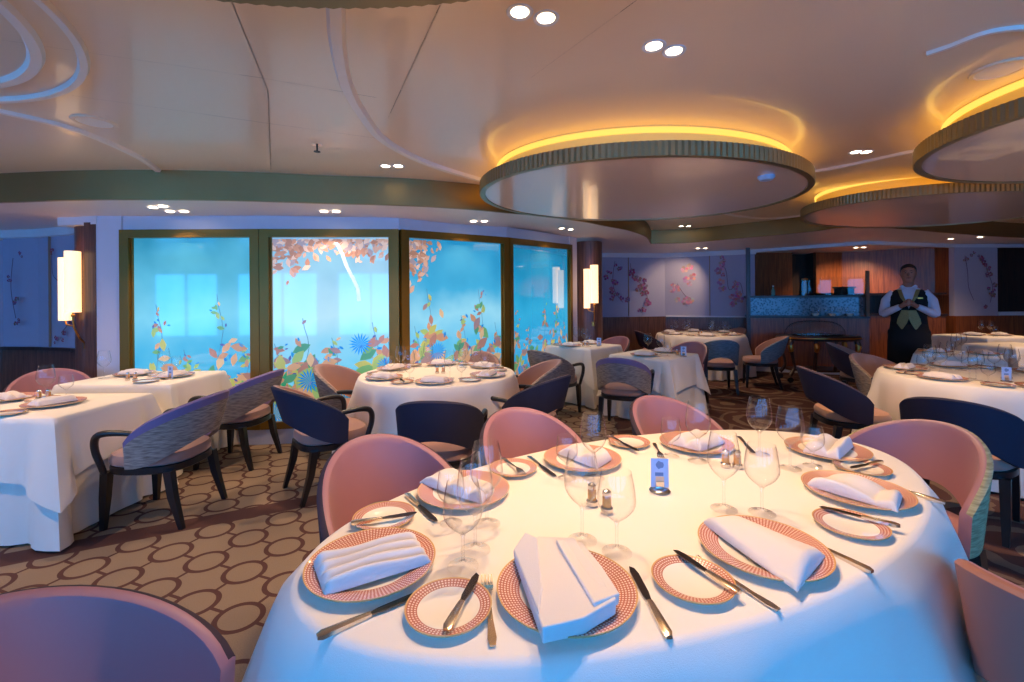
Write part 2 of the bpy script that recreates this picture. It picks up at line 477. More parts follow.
for i in range(4):
    a = Vector(W[i]); b = Vector(W[i+1]); d = (b-a); Lw = d.length; d.normalize(); nr = Vector((d.y, -d.x))  # toward room
    z0 = .155
    za, zb = WT[i], WT[i+1]
    root = empty('window_%d' % (i+1), (a.x, a.y, 0), math.atan2(d.y, d.x)); struct(root, ['leftmost backlit blue window panel with coral leaf print','second backlit window panel with printed orange tree and large leaves','third backlit window panel with blue daisies and leaf print','rightmost narrow backlit blue window panel'][i])
    fw = .088
    mb = MB()
    def bar(s0, s1, zz0, zz1, ta=0, y0=-.05, y1=.06):
        top = lambda s: za+(zb-za)*s/Lw
        vs = []
        for (s_, y_) in ((s0,y0),(s1,y0),(s1,y1),(s0,y1)): vs.append((s_, y_, zz0 if zz0 < 1 else top(s_)-fw*.9))
        for (s_, y_) in ((s0,y0),(s1,y0),(s1,y1),(s0,y1)): vs.append((s_, y_, zz1 if zz1 < 1 else top(s_)))
        mb.add(vs, [(3,2,1,0),(4,5,6,7),(0,1,5,4),(1,2,6,5),(2,3,7,6),(3,0,4,7)])
    fl = fw if i < 3 else .075
    bar(0, fl, z0, 9); bar(Lw-fl, Lw, z0, 9); bar(fl, Lw-fl, z0, z0+.07); bar(fl, Lw-fl, 9, 9)
    # slim inner bead
    bar(fl, fl+.018, z0+.07, 9, y0=-.02, y1=.0); bar(Lw-fl-.018, Lw-fl, z0+.07, 9, y0=-.02, y1=.0)
    mb.build('window_frame', M['goldframe'], root, smooth=False)
    mb = MB(); tz = lambda s: za+(zb-za)*s/Lw-fw*.6
    mb.add([(fl*.8,.0,z0+.04),(Lw-fl*.8,.0,z0+.04),(Lw-fl*.8,.0,tz(Lw)),(fl*.8,.0,tz(0)),(fl*.8,.02,z0+.04),(Lw-fl*.8,.02,z0+.04),(Lw-fl*.8,.02,tz(Lw)),(fl*.8,.02,tz(0))],
           [(0,1,2,3),(7,6,5,4),(0,4,5,1),(3,2,6,7)])
    mb.build('pane', pane_mat(i), root, smooth=False)
    # print
    mb = MB(); lay = [0.0]
    def f(s, z): return (min(max(s, fl+.02), Lw-fl-.02), -.003-lay[0], min(max(z, z0+.075), tz(s)-.04))
    big = [1.15, 1.8, 1.6, 1.1][i]; R = random.Random(20+i)
    cl = [[(.35,1.35),(.62,.9),(.95,1.45),(1.2,.95)], [(.15,.95),(.42,1.2),(.7,1.0),(1.1,1.15),(1.25,1.0)], [(.2,1.1),(.35,1.5),(.8,1.2),(1.05,1.5),(1.3,1.1)], [(.2,1.3),(.5,1.0),(.95,1.45),(1.3,1.35),(1.55,1.1)]][i]
    for (cs, ch) in cl:
        for k in range(42):
            t = R.random()**1.5; z = .25+(ch-.25)*t
            s = cs+R.gauss(0, .17)*(1.12-t)
            z += R.gauss(0, .03)
            if s < fl or s > Lw-fl: continue
            col = R.choice(ORG) if R.random() < .62 else R.choice(GRN)
            q = (1.2-t)*R.uniform(.7, 1.3)*big*1.25
            lay[0] = R.random()*.002
            leaf(mb, s, z, .072*q, .042*q, R.uniform(-.6, 2.4), lin(tuple(int(c*.74+q2*.26) for c, q2 in zip(col, (120, 180, 205)))), f)
            if k % 3 == 0:
                col = R.choice([(30,120,190),(80,90,150),(40,140,200)])
                leaf(mb, s+R.gauss(0,.05), z+.03, .022*q+.008, .012*q+.004, R.uniform(0, 3), lin(col), f)
        # thin stem
        lay[0] = 0
        for k in range(10):
            z1_, z2_ = .25+(ch-.2)*k/10, .25+(ch-.2)*(k+1)/10
            s1_, s2_ = cs+.03*sin(k*1.1), cs+.03*sin((k+1)*1.1)
            mb.add([f(s1_-.003, z1_), f(s1_+.003, z1_), f(s2_+.003, z2_), f(s2_-.003, z2_)], [(0,1,2,3)], 0, lin((70,110,140)))
    for k in range([6, 14, 14, 7][i]):   # sea-green fronds near the foot
        lay[0] = R.random()*.002
        leaf(mb, R.uniform(fl, Lw-fl), R.uniform(.25, .6), .13, .035, R.uniform(.9, 2.2), lin(R.choice([(50,150,110),(80,165,120),(40,140,140),(140,165,80)])), f)
    lay[0] = .003
    dz = [[(.5,.5,.09)], [(.45,.62,.13),(.95,.98,.12),(.12,.3,.14),(1.2,.75,.1),(.3,.25,.1),(.8,.4,.12)], [(.45,.86,.12),(.75,.62,.12),(1.1,.7,.09),(.3,.5,.1)], [(.3,.5,.08),(1.1,.6,.08)]][i]
    for (s, z, r) in dz: daisy(mb, s, z, r, f, lin((20,130,205)))
    if i in (1, 2):   # canopy of the printed tree
        for k in range(260 if i == 1 else 120):
            s = R.uniform(0, Lw) if i == 1 else R.betavariate(1.1, 3)*.55+.05
            edge = .22 + .1*sin(s*5+i) if i == 1 else .42-s*.35
            z = 2.06-abs(R.gauss(0, edge*.55)); lay[0] = R.random()*.0025
            q = R.uniform(.5, 1.1)
            leaf(mb, s, z, .05*q, .03*q, R.uniform(0, 3.1), lin(R.choice([(190,140,112),(200,160,136),(170,124,100),(212,184,164),(160,146,150)])), f)
    if i == 1:
        lay[0] = .003; tr = [(.72,2.02),(.78,1.9),(.82,1.78),(.88,1.66),(.93,1.55),(.94,1.42)]
        for (p, q), (p2, q2) in zip(tr[:-1], tr[1:]):
            mb.add([f(p-.018, q), f(p+.018, q), f(p2+.02, q2), f(p2-.02, q2)], [(3,2,1,0)], 0, lin((176,210,226)))
    mb.build('floral_print', M['print'], root, smooth=False)
# wall above, baseboard below the windows
wall('wall_window_head', [(-4.12, 4.45)] + W + [(1.0, 7.2)], 2.10, .0, M['wallw'], .12, follow=True)
mb = MB()
wall('baseboard_window', [(p[0]-.0, p[1]-.02) for p in W], 0, .155, M['cornice'], .14)
wall('wall_window_left', [(-4.12, 4.43), (-3.86, 4.43)], 0, 0, M['wallw'], .14, follow=True)
wall('wall_window_right', [(.92, 7.08), (1.06, 7.28)], 0, 0, M['wallw'], .14, follow=True)
# pilasters (curved front)
def pilaster(name, cx, cy, r, m, a0, a1, rz, top):
    mb = MB(); N = 14; vs = []
    for k in range(N+1):
        a = a0+(a1-a0)*k/N
        for z in (0, top): vs.append((cx+r*cos(a), cy+r*sin(a), z))
    mb.add(vs, [(2*k, 2*k+2, 2*k+3, 2*k+1) for k in range(N)])
    return struct(mb.build(name, m))
pilaster('wall_pilaster_left', -4.33, 4.72, .20, M['wood'], -PI*1.05, .1, 0, 2.22)
wall('wall_pilaster_cap', [(-4.56,4.50),(-4.10,4.42)], 2.20, 2.285, M['cornice'], .3)
wall('wall_pilaster_edge', [(-4.24, 4.44), (-4.11, 4.425)], 0, 2.22, M['wood'], .3)
pilaster('wall_pilaster_right', 1.27, 7.40, .22, M['wood'], -PI*1.1, .3, 0, 2.36)
# left lilac panels
wl = [(-4.48, 4.78), (-4.95, 5.06), (-5.55, 5.25), (-6.02, 5.30)]
wl2 = [(-6.02, 5.30), (-6.15, 5.15), (-9.0, 5.15)]
wall('wall_left_panel', wl[::-1], .90, 2.20, M['lilac'], .1, side=1)
wall('wall_left_wainscot', [(p[0], p[1]-.02) for p in wl[::-1]], 0, .90, M['wood'], .12)
wall('trim_2', [(p[0], p[1]-.05) for p in wl[::-1]], .88, .915, M['woodd'], .08)
wall('trim_3', [(p[0], p[1]-.06) for p in wl[::-1]], 2.19, 2.29, M['cornice'], .12)
wall('wall_left_far_panel', wl2[::-1], .90, 2.17, M['lilac'], .1)
wall('wall_left_far_wainscot', [(p[0], p[1]-.02) for p in wl2[::-1]], 0, .90, M['wood'], .12)
wall('trim_4', [(p[0], p[1]-.06) for p in wl2[::-1]], 2.16, 2.29, M['cornice'], .12)
wall('trim_5', [(p[0], p[1]-.05) for p in wl2[::-1]], .885, .92, M['cornice'], .07)
# far right lilac walls
wr0 = [(1.32, 7.2), (1.50, 7.75)]
wr = [(1.50, 7.75), (1.80, 9.70), (3.40, 9.95)]
wr2 = [(3.40, 9.95), (5.02, 9.25)]
for nm, pp in (('wall_far_left_panel', wr), ('wall_far_panel', wr2)):
    wall(nm, pp, 1.03, 2.36, M['lilac'], .1)
wall('wall_far_side_panel', wr0, .98, 2.36, M['lilac'], .05)
wall('wall_far_wainscot', [(p[0], p[1]-.02) for p in wr+wr2[1:]], 0, 1.03, M['wood'], .12)
wall('wall_far_side_wainscot', [(p[0], p[1]-.01) for p in wr0], 0, .98, M['wood'], .05)
wall('trim_6', [(p[0], p[1]-.05) for p in wr2], 1.02, 1.05, M['cornice'], .08)
wall('trim_7', [(p[0], p[1]-.06) for p in wr+wr2[1:]], 2.33, 2.43, M['cornice'], .12)
# panel joints
for k, (p, q, z0, z1) in enumerate([((-5.32,5.17),(-5.33,5.175),.92,2.19),((2.55,9.80),(2.565,9.803),1.04,2.33),((4.22,9.57),(4.235,9.565),1.04,2.33)]):
    wall('trim_%d' % (8+k), [p, q], z0, z1, M['seam'], .02)
# blossom branches painted on the panels
def blossom(name, base, d, up, pts, flowers, parent=None, seed=1, sz=.045, tint=(176,92,104), bt=(120,100,120)):
    R = random.Random(seed); mb = MB()
    d = Vector((d[0], d[1], 0)).normalized(); n = Vector((d.y, -d.x, 0))
    o = Vector(base)
    F = lambda s, z, e=.006: o + d*s + Vector((0,0,z)) + n*e
    cp = catmull([(p[0], p[1], 0) for p in pts], 6)
    for a, b in zip(cp[:-1], cp[1:]):
        w = .006; t = (b-a).normalized(); q = Vector((-t.y, t.x, 0))*w
        mb.add([F(a.x-q.x, a.y-q.y), F(b.x-q.x, b.y-q.y), F(b.x+q.x, b.y+q.y), F(a.x+q.x, a.y+q.y)], [(0,1,2,3)], 0, lin(bt))
    for (s, z) in flowers:
        for j in range(3):
            s2 = s+R.gauss(0, sz*.7); z2 = z+R.gauss(0, sz*.7); r0 = sz*R.uniform(.5, 1)
            for k in range(5):
                a = 2*PI*k/5+R.random(); c = (s2+cos(a)*r0*.6, z2+sin(a)*r0*.6)
                col = tuple(min(255, int(x+R.uniform(-25, 35))) for x in tint)
                mb.add([F(c[0]+cos(b_)*r0*.45, c[1]+sin(b_)*r0*.45, .008+.001*j) for b_ in [2*PI*q/6 for q in range(6)]], [(0,1,2,3,4,5)], 0, lin(col))
    return mb
def pm():
    m, nt, b = new_mat('painted_blossom')
    at = nt.nodes.new('ShaderNodeVertexColor'); at.layer_name = 'Col'
    nt.links.new(at.outputs[0], b.inputs['Base Color']); b.inputs['Roughness'].default_value = .8
    return m
M['blossom'] = pm()
def put_blossom(nm, parent_name, *a, **k):
    o = blossom(nm, *a, **k).build('blossom_branch', M['blossom'], bpy.data.objects[parent_name], smooth=False)
# pale panel right of the buffet and dark recess
rp_ = [(8.45, 8.55), (9.35, 8.62)]
wall('wall_right_panel', rp_, 1.05, 2.42, M['pale'], .1)
wall('wall_right_wainscot', [(p[0], p[1]-.02) for p in rp_]+[(13, 8.7)], 0, 1.05, M['woodo'], .12)
wall('wall_right_recess', [(9.36, 8.9), (13, 8.9)], 1.0, 2.42, M['woodd'], .1)
wall('trim_11', [(9.36, 8.6), (13, 8.65)], 1.05, 1.12, M['cornice'], .1)
put_blossom('a', 'wall_left_panel', (-5.30,5.150,0), (.95,-.33), 1, [(.03,2.0),(.05,1.75),(.20,1.65),(.33,1.55),(.36,1.25),(.22,1.1)], [(.05,2.0),(.18,1.78),(.24,1.6),(.34,1.38),(.38,1.2),(.24,1.05),(.08,.98)], seed=3, sz=.035, tint=(150,70,84))
put_blossom('b', 'wall_left_panel', (-5.85,5.22,0), (1,-.09), 1, [(.05,1.95),(.02,1.6),(.08,1.25)], [(.14,2.0),(.03,1.7),(.05,1.45),(.1,1.2)], seed=4, sz=.03, tint=(140,76,96))
put_blossom('c', 'wall_far_left_panel', (1.90,9.70,0), (.988,.154), 1, [(.35,2.25),(.30,1.9),(.34,1.6),(.52,1.35)], [(.2,1.95),(.3,1.8),(.3,1.65),(.38,1.5),(.55,1.38),(.42,2.1)], seed=5, sz=.07, tint=(150,96,120))
put_blossom('d', 'wall_far_left_panel', (2.45,9.785,0), (.988,.154), 1, [(.15,2.2),(.2,1.9),(.45,1.7),(.55,1.4)], [(.2,2.0),(.35,1.85),(.42,1.72),(.5,1.55),(.5,1.4),(.4,1.25)], seed=6, sz=.08, tint=(150,96,124))
put_blossom('e', 'wall_far_panel', (3.45,9.925,0), (.917,-.396), 1, [(.5,1.35),(.35,1.5),(.2,1.75)], [(.48,2.08),(.4,1.85),(.12,1.65),(.35,1.42),(.42,1.38)], seed=7, sz=.09, tint=(190,150,166))
put_blossom('f', 'wall_far_panel', (4.25,9.58,0), (.917,-.396), 1, [(.2,2.2),(.3,2.0),(.36,1.6),(.55,1.75),(.62,1.5)], [(.2,2.15),(.18,2.02),(.22,1.7),(.4,1.4),(.38,1.25),(.52,1.7),(.6,1.55)], seed=8, sz=.08, tint=(180,124,140))
put_blossom('g', 'wall_right_panel', (8.5,8.545,0), (1,.05), 1, [(.15,2.2),(.2,1.9),(.22,1.6),(.32,1.35)], [(.2,2.15),(.3,2.2)], seed=9, sz=.05, tint=(150,110,120))
put_blossom('h', 'wall_right_panel', (8.95,8.565,0), (1,.05), 1, [(.05,2.2),(.15,1.9),(.25,1.6),(.2,1.3)], [(.06,2.18),(.14,2.0),(.18,1.85),(.24,1.6),(.24,1.45),(.12,1.22)], seed=10, sz=.055, tint=(150,96,110))
# buffet alcove
wall('wall_alcove', [(4.9, 9.9), (6.2, 9.9)], 0, 2.6, M['woodo'], .1)
wall('wall_alcove_return', [(6.2, 9.92), (6.2, 10.3), (6.75, 10.3), (6.75, 9.92)], 0, 2.6, M['woodd'], .05)
wall('wall_alcove_back', [(6.73, 9.9), (7.3, 9.9), (8.45, 8.95), (8.45, 8.6)], 0, 2.6, M['woodo'], .1)
mb = MB()   # header edge of the lowered soffit before the alcove
hd = [(5.02,9.2),(6.33,7.96),(8.45,8.55),(9.4,8.6),(13,8.8)]
wall('trim_12', hd, 2.36, 2.43, M['cornice'], .08)
# enclosing walls that the photo only hints at
wall('wall_left', [(XL, YB), (XL, 5.2)], 0, 2.6, M['lilac'], -.1)
wall('wall_right', [(XR, 9.5), (XR, YB)], 0, 2.7, M['wood'], -.1)
# rear wall with daylight windows behind the photographer
M['sky'] = emit('daylight_pane', (52, 150, 240), 5.6)
mb = MB(); RW = [(-8.6,-7.0),(-6.6,-5.0),(-4.6,-3.0),(-2.6,-1.0),(-.6,1.0),(1.4,3.0),(3.4,5.0),(5.4,7.0)]
mb.box((XL,YB-.1,0),(XR,YB,.55)); mb.box((XL,YB-.1,2.15),(XR,YB,2.6))
xs = [XL]+[q for a in RW for q in a]+[XR]
for a, b in zip(xs[0::2], xs[1::2]): mb.box((a,YB-.1,.55),(b,YB,2.15))
struct(mb.build('wall_rear', M['wallw'], smooth=False))
for k, (a, b) in enumerate(RW):
    root = struct(empty('window_%d' % (5+k), (a, YB, .55)), 'daylit window in the wall behind the camera')
    mb = MB(); mb.box((0,-.06,0),(b-a,-.05,1.6)); mb.build('pane', M['sky'], root, smooth=False)
    mb = MB()
    for q in ((0,.05),(b-a-.05,b-a),((b-a)/2-.02,(b-a)/2+.02)): mb.box((q[0],-.05,0),(q[1],.02,1.6))
    mb.box((0,-.05,0),(b-a,.02,.05)); mb.box((0,-.05,1.55),(b-a,.02,1.6))
    mb.build('window_frame', M['goldframe'], root, smooth=False)

# ------------------------------------------------------------------ ceiling mouldings, seams
def strip(name, pts, w, h, m, zb=ZC, mi=6):
    cp = catmull([Vector((p[0], p[1], 0)) for p in pts], mi) if len(pts) > 2 else [Vector((p[0], p[1], 0)) for p in pts]
    mb = MB(); vs = []
    for i, p in enumerate(cp):
        t = (cp[min(i+1, len(cp)-1)]-cp[max(i-1, 0)]).normalized(); q = Vector((-t.y, t.x, 0))
        z = zb+rise(p.x, p.y)
        for (e, dz) in ((-w/2,0),(-w/2*.6,-h),(w/2*.6,-h),(w/2,0)): vs.append((p.x+q.x*e, p.y+q.y*e, z+dz+.001))
    fs = [(i*4+k, i*4+k+1, (i+1)*4+k+1, (i+1)*4+k) for i in range(len(cp)-1) for k in range(3)]
    mb.add(vs, [tuple(reversed(f)) for f in fs])
    return struct(mb.build(name, m, ang=30))
def circ3(a, b, c):
    ax, ay = a; bx, by = b; cx, cy = c
    d = 2*(ax*(by-cy)+bx*(cy-ay)+cx*(ay-by))
    ux = ((ax*ax+ay*ay)*(by-cy)+(bx*bx+by*by)*(cy-ay)+(cx*cx+cy*cy)*(ay-by))/d
    uy = ((ax*ax+ay*ay)*(cx-bx)+(bx*bx+by*by)*(ax-cx)+(cx*cx+cy*cy)*(bx-ax))/d
    return ux, uy, math.hypot(ax-ux, ay-uy)
tn = 13
for pts, w, h in [([(-3.6,1.9),(-3.1,2.2),(-2.872, 2.519), (-2.739, 2.722), (-2.713, 2.958), (-2.775, 3.35), (-2.902, 3.682)], .055, .02),
               ([(-.5,1.2),(-0.632, 1.62), (-0.722, 1.869), (-0.815, 2.207), (-0.859, 2.555), (-0.852, 3.034), (-0.642, 3.549), (-0.212, 4.107)], .07, .025),
               ([(2.4,3.95),(2.622, 3.825), (2.77, 3.66), (2.945, 3.39), (3.006, 3.323)], .05, .02),
               ([(1.86, 2.0),(1.905, 1.94), (1.958, 1.846), (2.082, 1.814),(2.3,1.85)], .03, .015),
               ([(2.9,6.3),(3.4, 6.685), (4.019, 6.9), (4.442, 6.5)], .06, .02)]:
    strip('trim_%d' % tn, pts, w, h, M['mould']); tn += 1
def ringstrip(cx, cy, r, w):
    global tn
    strip('trim_%d' % tn, [(cx+r*cos(2*PI*k/24), cy+r*sin(2*PI*k/24)) for k in range(25)], w, .022, M['mould']); tn += 1
ringstrip(-2.75, 1.25, .98, .06); ringstrip(-2.75, 1.25, 1.13, .045)
for a, b in [((-0.895,1.3),(-1.248,2.305)),((-1.248,2.305),(-1.984,3.70)),((-2.1,1.85),(-1.209,2.181)),((-1.209,2.181),(-0.72,2.40)),((-0.257,1.652),(-0.731,2.67)),((-2.3,2.35),(-1.45,2.75)),((-1.45,2.75),(-.9,3.0)),((.548,1.5),(.1,2.2))]:
    strip('trim_%d' % tn, [a, b], .006, .001, M['seam']); tn += 1

# ------------------------------------------------------------------ hanging ceiling disks with cove light
def disk(cx, cy, a, b, rot, label, zb=ZS, led=1.0):
    z = zb+rise(cx, cy)
    zc = ZC+rise(cx, cy)-z
    root = empty('ceiling_disk', (cx, cy, z), rot); tag(root, label, 'ceiling light', 'oval ceiling disks with amber cove light')
    N = 96
    def ell(e, zz): return [((a-e)*cos(2*PI*k/N), (b-e)*sin(2*PI*k/N), zz) for k in range(N)]
    mb = MB(); mb.loft([ell(.045, .0), ell(.045, .05)]); mb.build('disk_panel', M['diskp'], root)
    mb = MB(); n2 = 420; vs = []
    for zz, e0 in ((-.006,.045),(-.006,.0),(.085,.0),(.085,.045)):
        for k in range(n2):
            e = e0+(.006 if (k % 2 and e0 == 0) else 0); t = 2*PI*k/n2
            vs.append(((a-e)*cos(t), (b-e)*sin(t), zz))
    mb.add(vs, [(j*n2+k, j*n2+(k+1) % n2, ((j+1) % 4)*n2+(k+1) % n2, ((j+1) % 4)*n2+k) for j in range(4) for k in range(n2)])
    mb.build('ribbed_rim', M['rim'], root, smooth=False)
    mb = MB(); mb.loft([ell(.17, .051), ell(.15, zc+.0)], cap=False); mb.build('cove', M['cove'], root)
    mb = MB(); r1, r2 = ell(.10, .056), ell(.14, .056); mb.loft([ell(.150, zc-.045), ell(.142, zc-.045), ell(.138, zc-.012), ell(.150, zc-.012)], cap=False)
    mb.build('light_strip', M['strip'], root)
    mb = MB(); mb.loft([ell(.07,.056), ell(.07,.064), ell(.10,.064), ell(.10,.056)], cap=False); mb.build('hidden_light_strip', M['strip2'], root)
    return root
disk(1.09, 3.78, 1.36, 1.10, math.radians(14), 'large oval ceiling disk with ribbed bronze rim and amber glow, centre of ceiling')
disk(3.82, 2.25, 1.42, 1.15, math.radians(-8), 'oval ceiling disk with amber glow cut off by the right edge')
disk(4.55, 4.85, 1.40, .98, math.radians(14), 'smaller looking ceiling disk with amber glow, far right beneath the cut-off one')
disk(-.45, .22, 1.45, 1.09, 0, 'ribbed ceiling disk edge at the very top left of centre')

# ------------------------------------------------------------------ downlights
def downlight():
    root = empty('downlight')
    mb = MB(); mb.lathe([(.034,0),(.045,-.004),(.050,-.004),(.052,.0)], 20); mb.build('trim_ring', M['cornice'], root)
    mb = MB(); mb.lathe([(.0,-.0015),(.034,-.0015)], 20); mb.build('lens', M['dlens'], root)
    return root
M['dlens'] = emit('downlight_lens', (255, 236, 205), 9)
DL = downlight()
def add_spot(parent, energy, color=(1,.66,.38), size=115, blend=.8, rad=.02, tilt=None):
    l = bpy.data.lights.new('lamp', 'SPOT'); l.energy = energy; l.color = color; l.spot_size = math.radians(size); l.spot_blend = blend; l.shadow_soft_size = rad
    o = bpy.data.objects.new('lamp', l); C.objects.link(o); o.parent = parent; o.location = (0,0,-.012)
    if tilt: o.rotation_euler = tilt
    return o
pos = 'left|right'.split('|')
def dlp(x, y, z, e, label, gr='recessed ceiling downlights', **k):
    r = copy_tree(DL); r.location = (x, y, z+rise(x, y)-.0); tag(r, label, 'downlight', gr)
    if e: add_spot(r, e, **k)
KEY = 42
for (x, y, e, t) in [(.038,1.696,KEY*.8,'left downlight of the pair highest in the photo'),(.14,1.733,KEY*.8,'right downlight of the pair highest in the photo'),
                  (.62,1.931,KEY*.8,'left downlight of the pair between top pair and central disk'),(.721,1.971,KEY*.8,'right downlight of the pair between top pair and central disk'),
                  (-1.014,3.62,0,'left downlight of the pair above the bronze fascia band'),(-.911,3.62,60,'right downlight of the pair above the bronze fascia band'),
                  (2.588,3.359,55,'left downlight of the pair between two glowing disks'),(2.664,3.36,55,'right downlight of the pair between two glowing disks'),
                  (2.88,7.6,80,'left downlight of the pair past the central disk'),(3.004,7.6,0,'right downlight of the pair past the central disk')]:
    dlp(x, y, ZC, e, t)
names = ['over the left window panel, rear pair','over the left window panel, front pair','over the second window panel','over the third window panel','over the right window panel','over the far lilac wall','in front of the wood buffet','above the waiter']
SO = [(-3.222, 4.028), (-3.102, 3.989), (-3.208, 4.21), (-3.08, 4.214), (-1.783, 4.263), (-1.671, 4.268), (-0.419, 4.95), (-0.301, 4.98), (0.692, 6.2), (0.838, 6.35), (3.7, 8.9), (3.85, 8.9), (6.90, 8.98), (7.02, 8.93), (7.6, 7.75), (7.884, 7.537)]
en = [20,0,20,0,35,0,35,0,40,0,0,40,0,90,20,30]
for i, (x, y) in enumerate(SO):
    dlp(x, y, ZS-.006, en[i], '%s small soffit downlight %s' % (pos[i % 2], names[i//2]), **(dict(tilt=(math.radians(52),0,.3), size=75) if i == 11 else dict(tilt=(math.radians(25),0,-.3)) if i == 13 else {}))
# unseen downlights added behind and beside the camera to brighten the room
for (x, y, e) in [(-3.7,2.9,60),(-5.6,3.3,50),(-3.2,1.6,60),(3.3,1.7,40),(5.2,2.4,80),(6.9,4.8,95),(8.4,6.0,80),(9.2,2.0,50),(-6,0,50)]:
    zz = ZC if not (x == 1.75) else ZC
    dlp(x, y, zz, e, 'added fill downlight out of view', 'added fill downlights beyond the frame')
for o in [DL]+list(DL.children): bpy.data.objects.remove(o)
# sprinkler, speakers, detector
r = tag(empty('sprinkler', (-1.35, 3.12, ZC)), 'small dark sprinkler head on ceiling above the second window', 'sprinkler')
mb = MB(); mb.lathe([(.0,-.002),(.03,-.002),(.032,0)], 16); mb.build('collar', M['chrome'], r)
mb = MB(); mb.tube([(0,0,0),(0,0,-.045)], .007, 8); mb.lathe([(0,-.045),(.022,-.045),(.022,-.049),(0,-.049)], 12); mb.build('sprinkler_head', M['blackm'], r)
for (x, y, l) in [(-2.5,2.69,'round flush ceiling speaker at upper left'),(2.35,2.15,'round ceiling speaker grille at upper right')]:
    r = tag(empty('ceiling_speaker', (x, y, ZC)), l, 'speaker')
    mb = MB(); mb.lathe([(.0,-.006),(.085,-.006)], 32); mb.build('grille', M['tweed'] if 0 else M['mould'], r)
    mb = MB(); mb.lathe([(.085,-.006),(.09,-.01),(.105,-.008),(.11,0)], 32); mb.build('bezel', M['ceil'], r)
r = tag(empty('smoke_detector', (1.8, 3.16, ZS)), 'round pale smoke detector under the central ceiling disk', 'smoke detector')
mb = MB(); mb.lathe([(.055,0),(.055,-.012),(.04,-.03),(0,-.034)], 24); mb.build('housing', mat('detector_plastic', (170, 190, 214), .3), r)

# ------------------------------------------------------------------ wall sconces
def sconce(loc, rz, label, s=1):
    root = empty('wall_sconce', loc, rz); tag(root, label, 'wall lamp')
    sh = mat('linen_lamp_shade', (255, 235, 205), .8, emis=(255, 206, 146), es=1.1)
    for (dx, dy, z0, z1, r) in ((0,-.10,-.30,.30,.062),(-.105,-.05,-.38,.24,.050)):
        mb = MB(); mb.lathe([(r,z0),(r,z1),(r-.006,z1),(r-.006,z0)], 24, dx, dy, close=True); mb.lathe([(0,z0+.01),(r-.004,z0+.01)], 24, dx, dy)
        mb.build('lamp_shade', sh, root)
    mb = MB(); mb.tube([(0,-.10,-.29),(0,-.10,-.36),(.0,-.09,-.45),(.02,-.05,-.56),(.04,.0,-.62)], .009, 8); mb.tube([(-.105,-.05,-.37),(-.08,-.07,-.42),(0,-.09,-.44)], .007, 8)
    mb.ball((0,-.10,-.33), .018); mb.build('stem', M['brass'], root)
    mb = MB(); mb.lathe([(0,-.67),(.03,-.67),(.03,-.60),(0,-.60)], 16, .04, .02); mb.build('wall_bracket', M['brass'], root)
sconce((-4.33, 4.50, 1.63), .15, 'twin cylinder sconce glowing on the left brown pilaster')
sconce((1.27, 7.16, 1.66), .3, 'cylinder sconce glowing on the pilaster right of the windows')

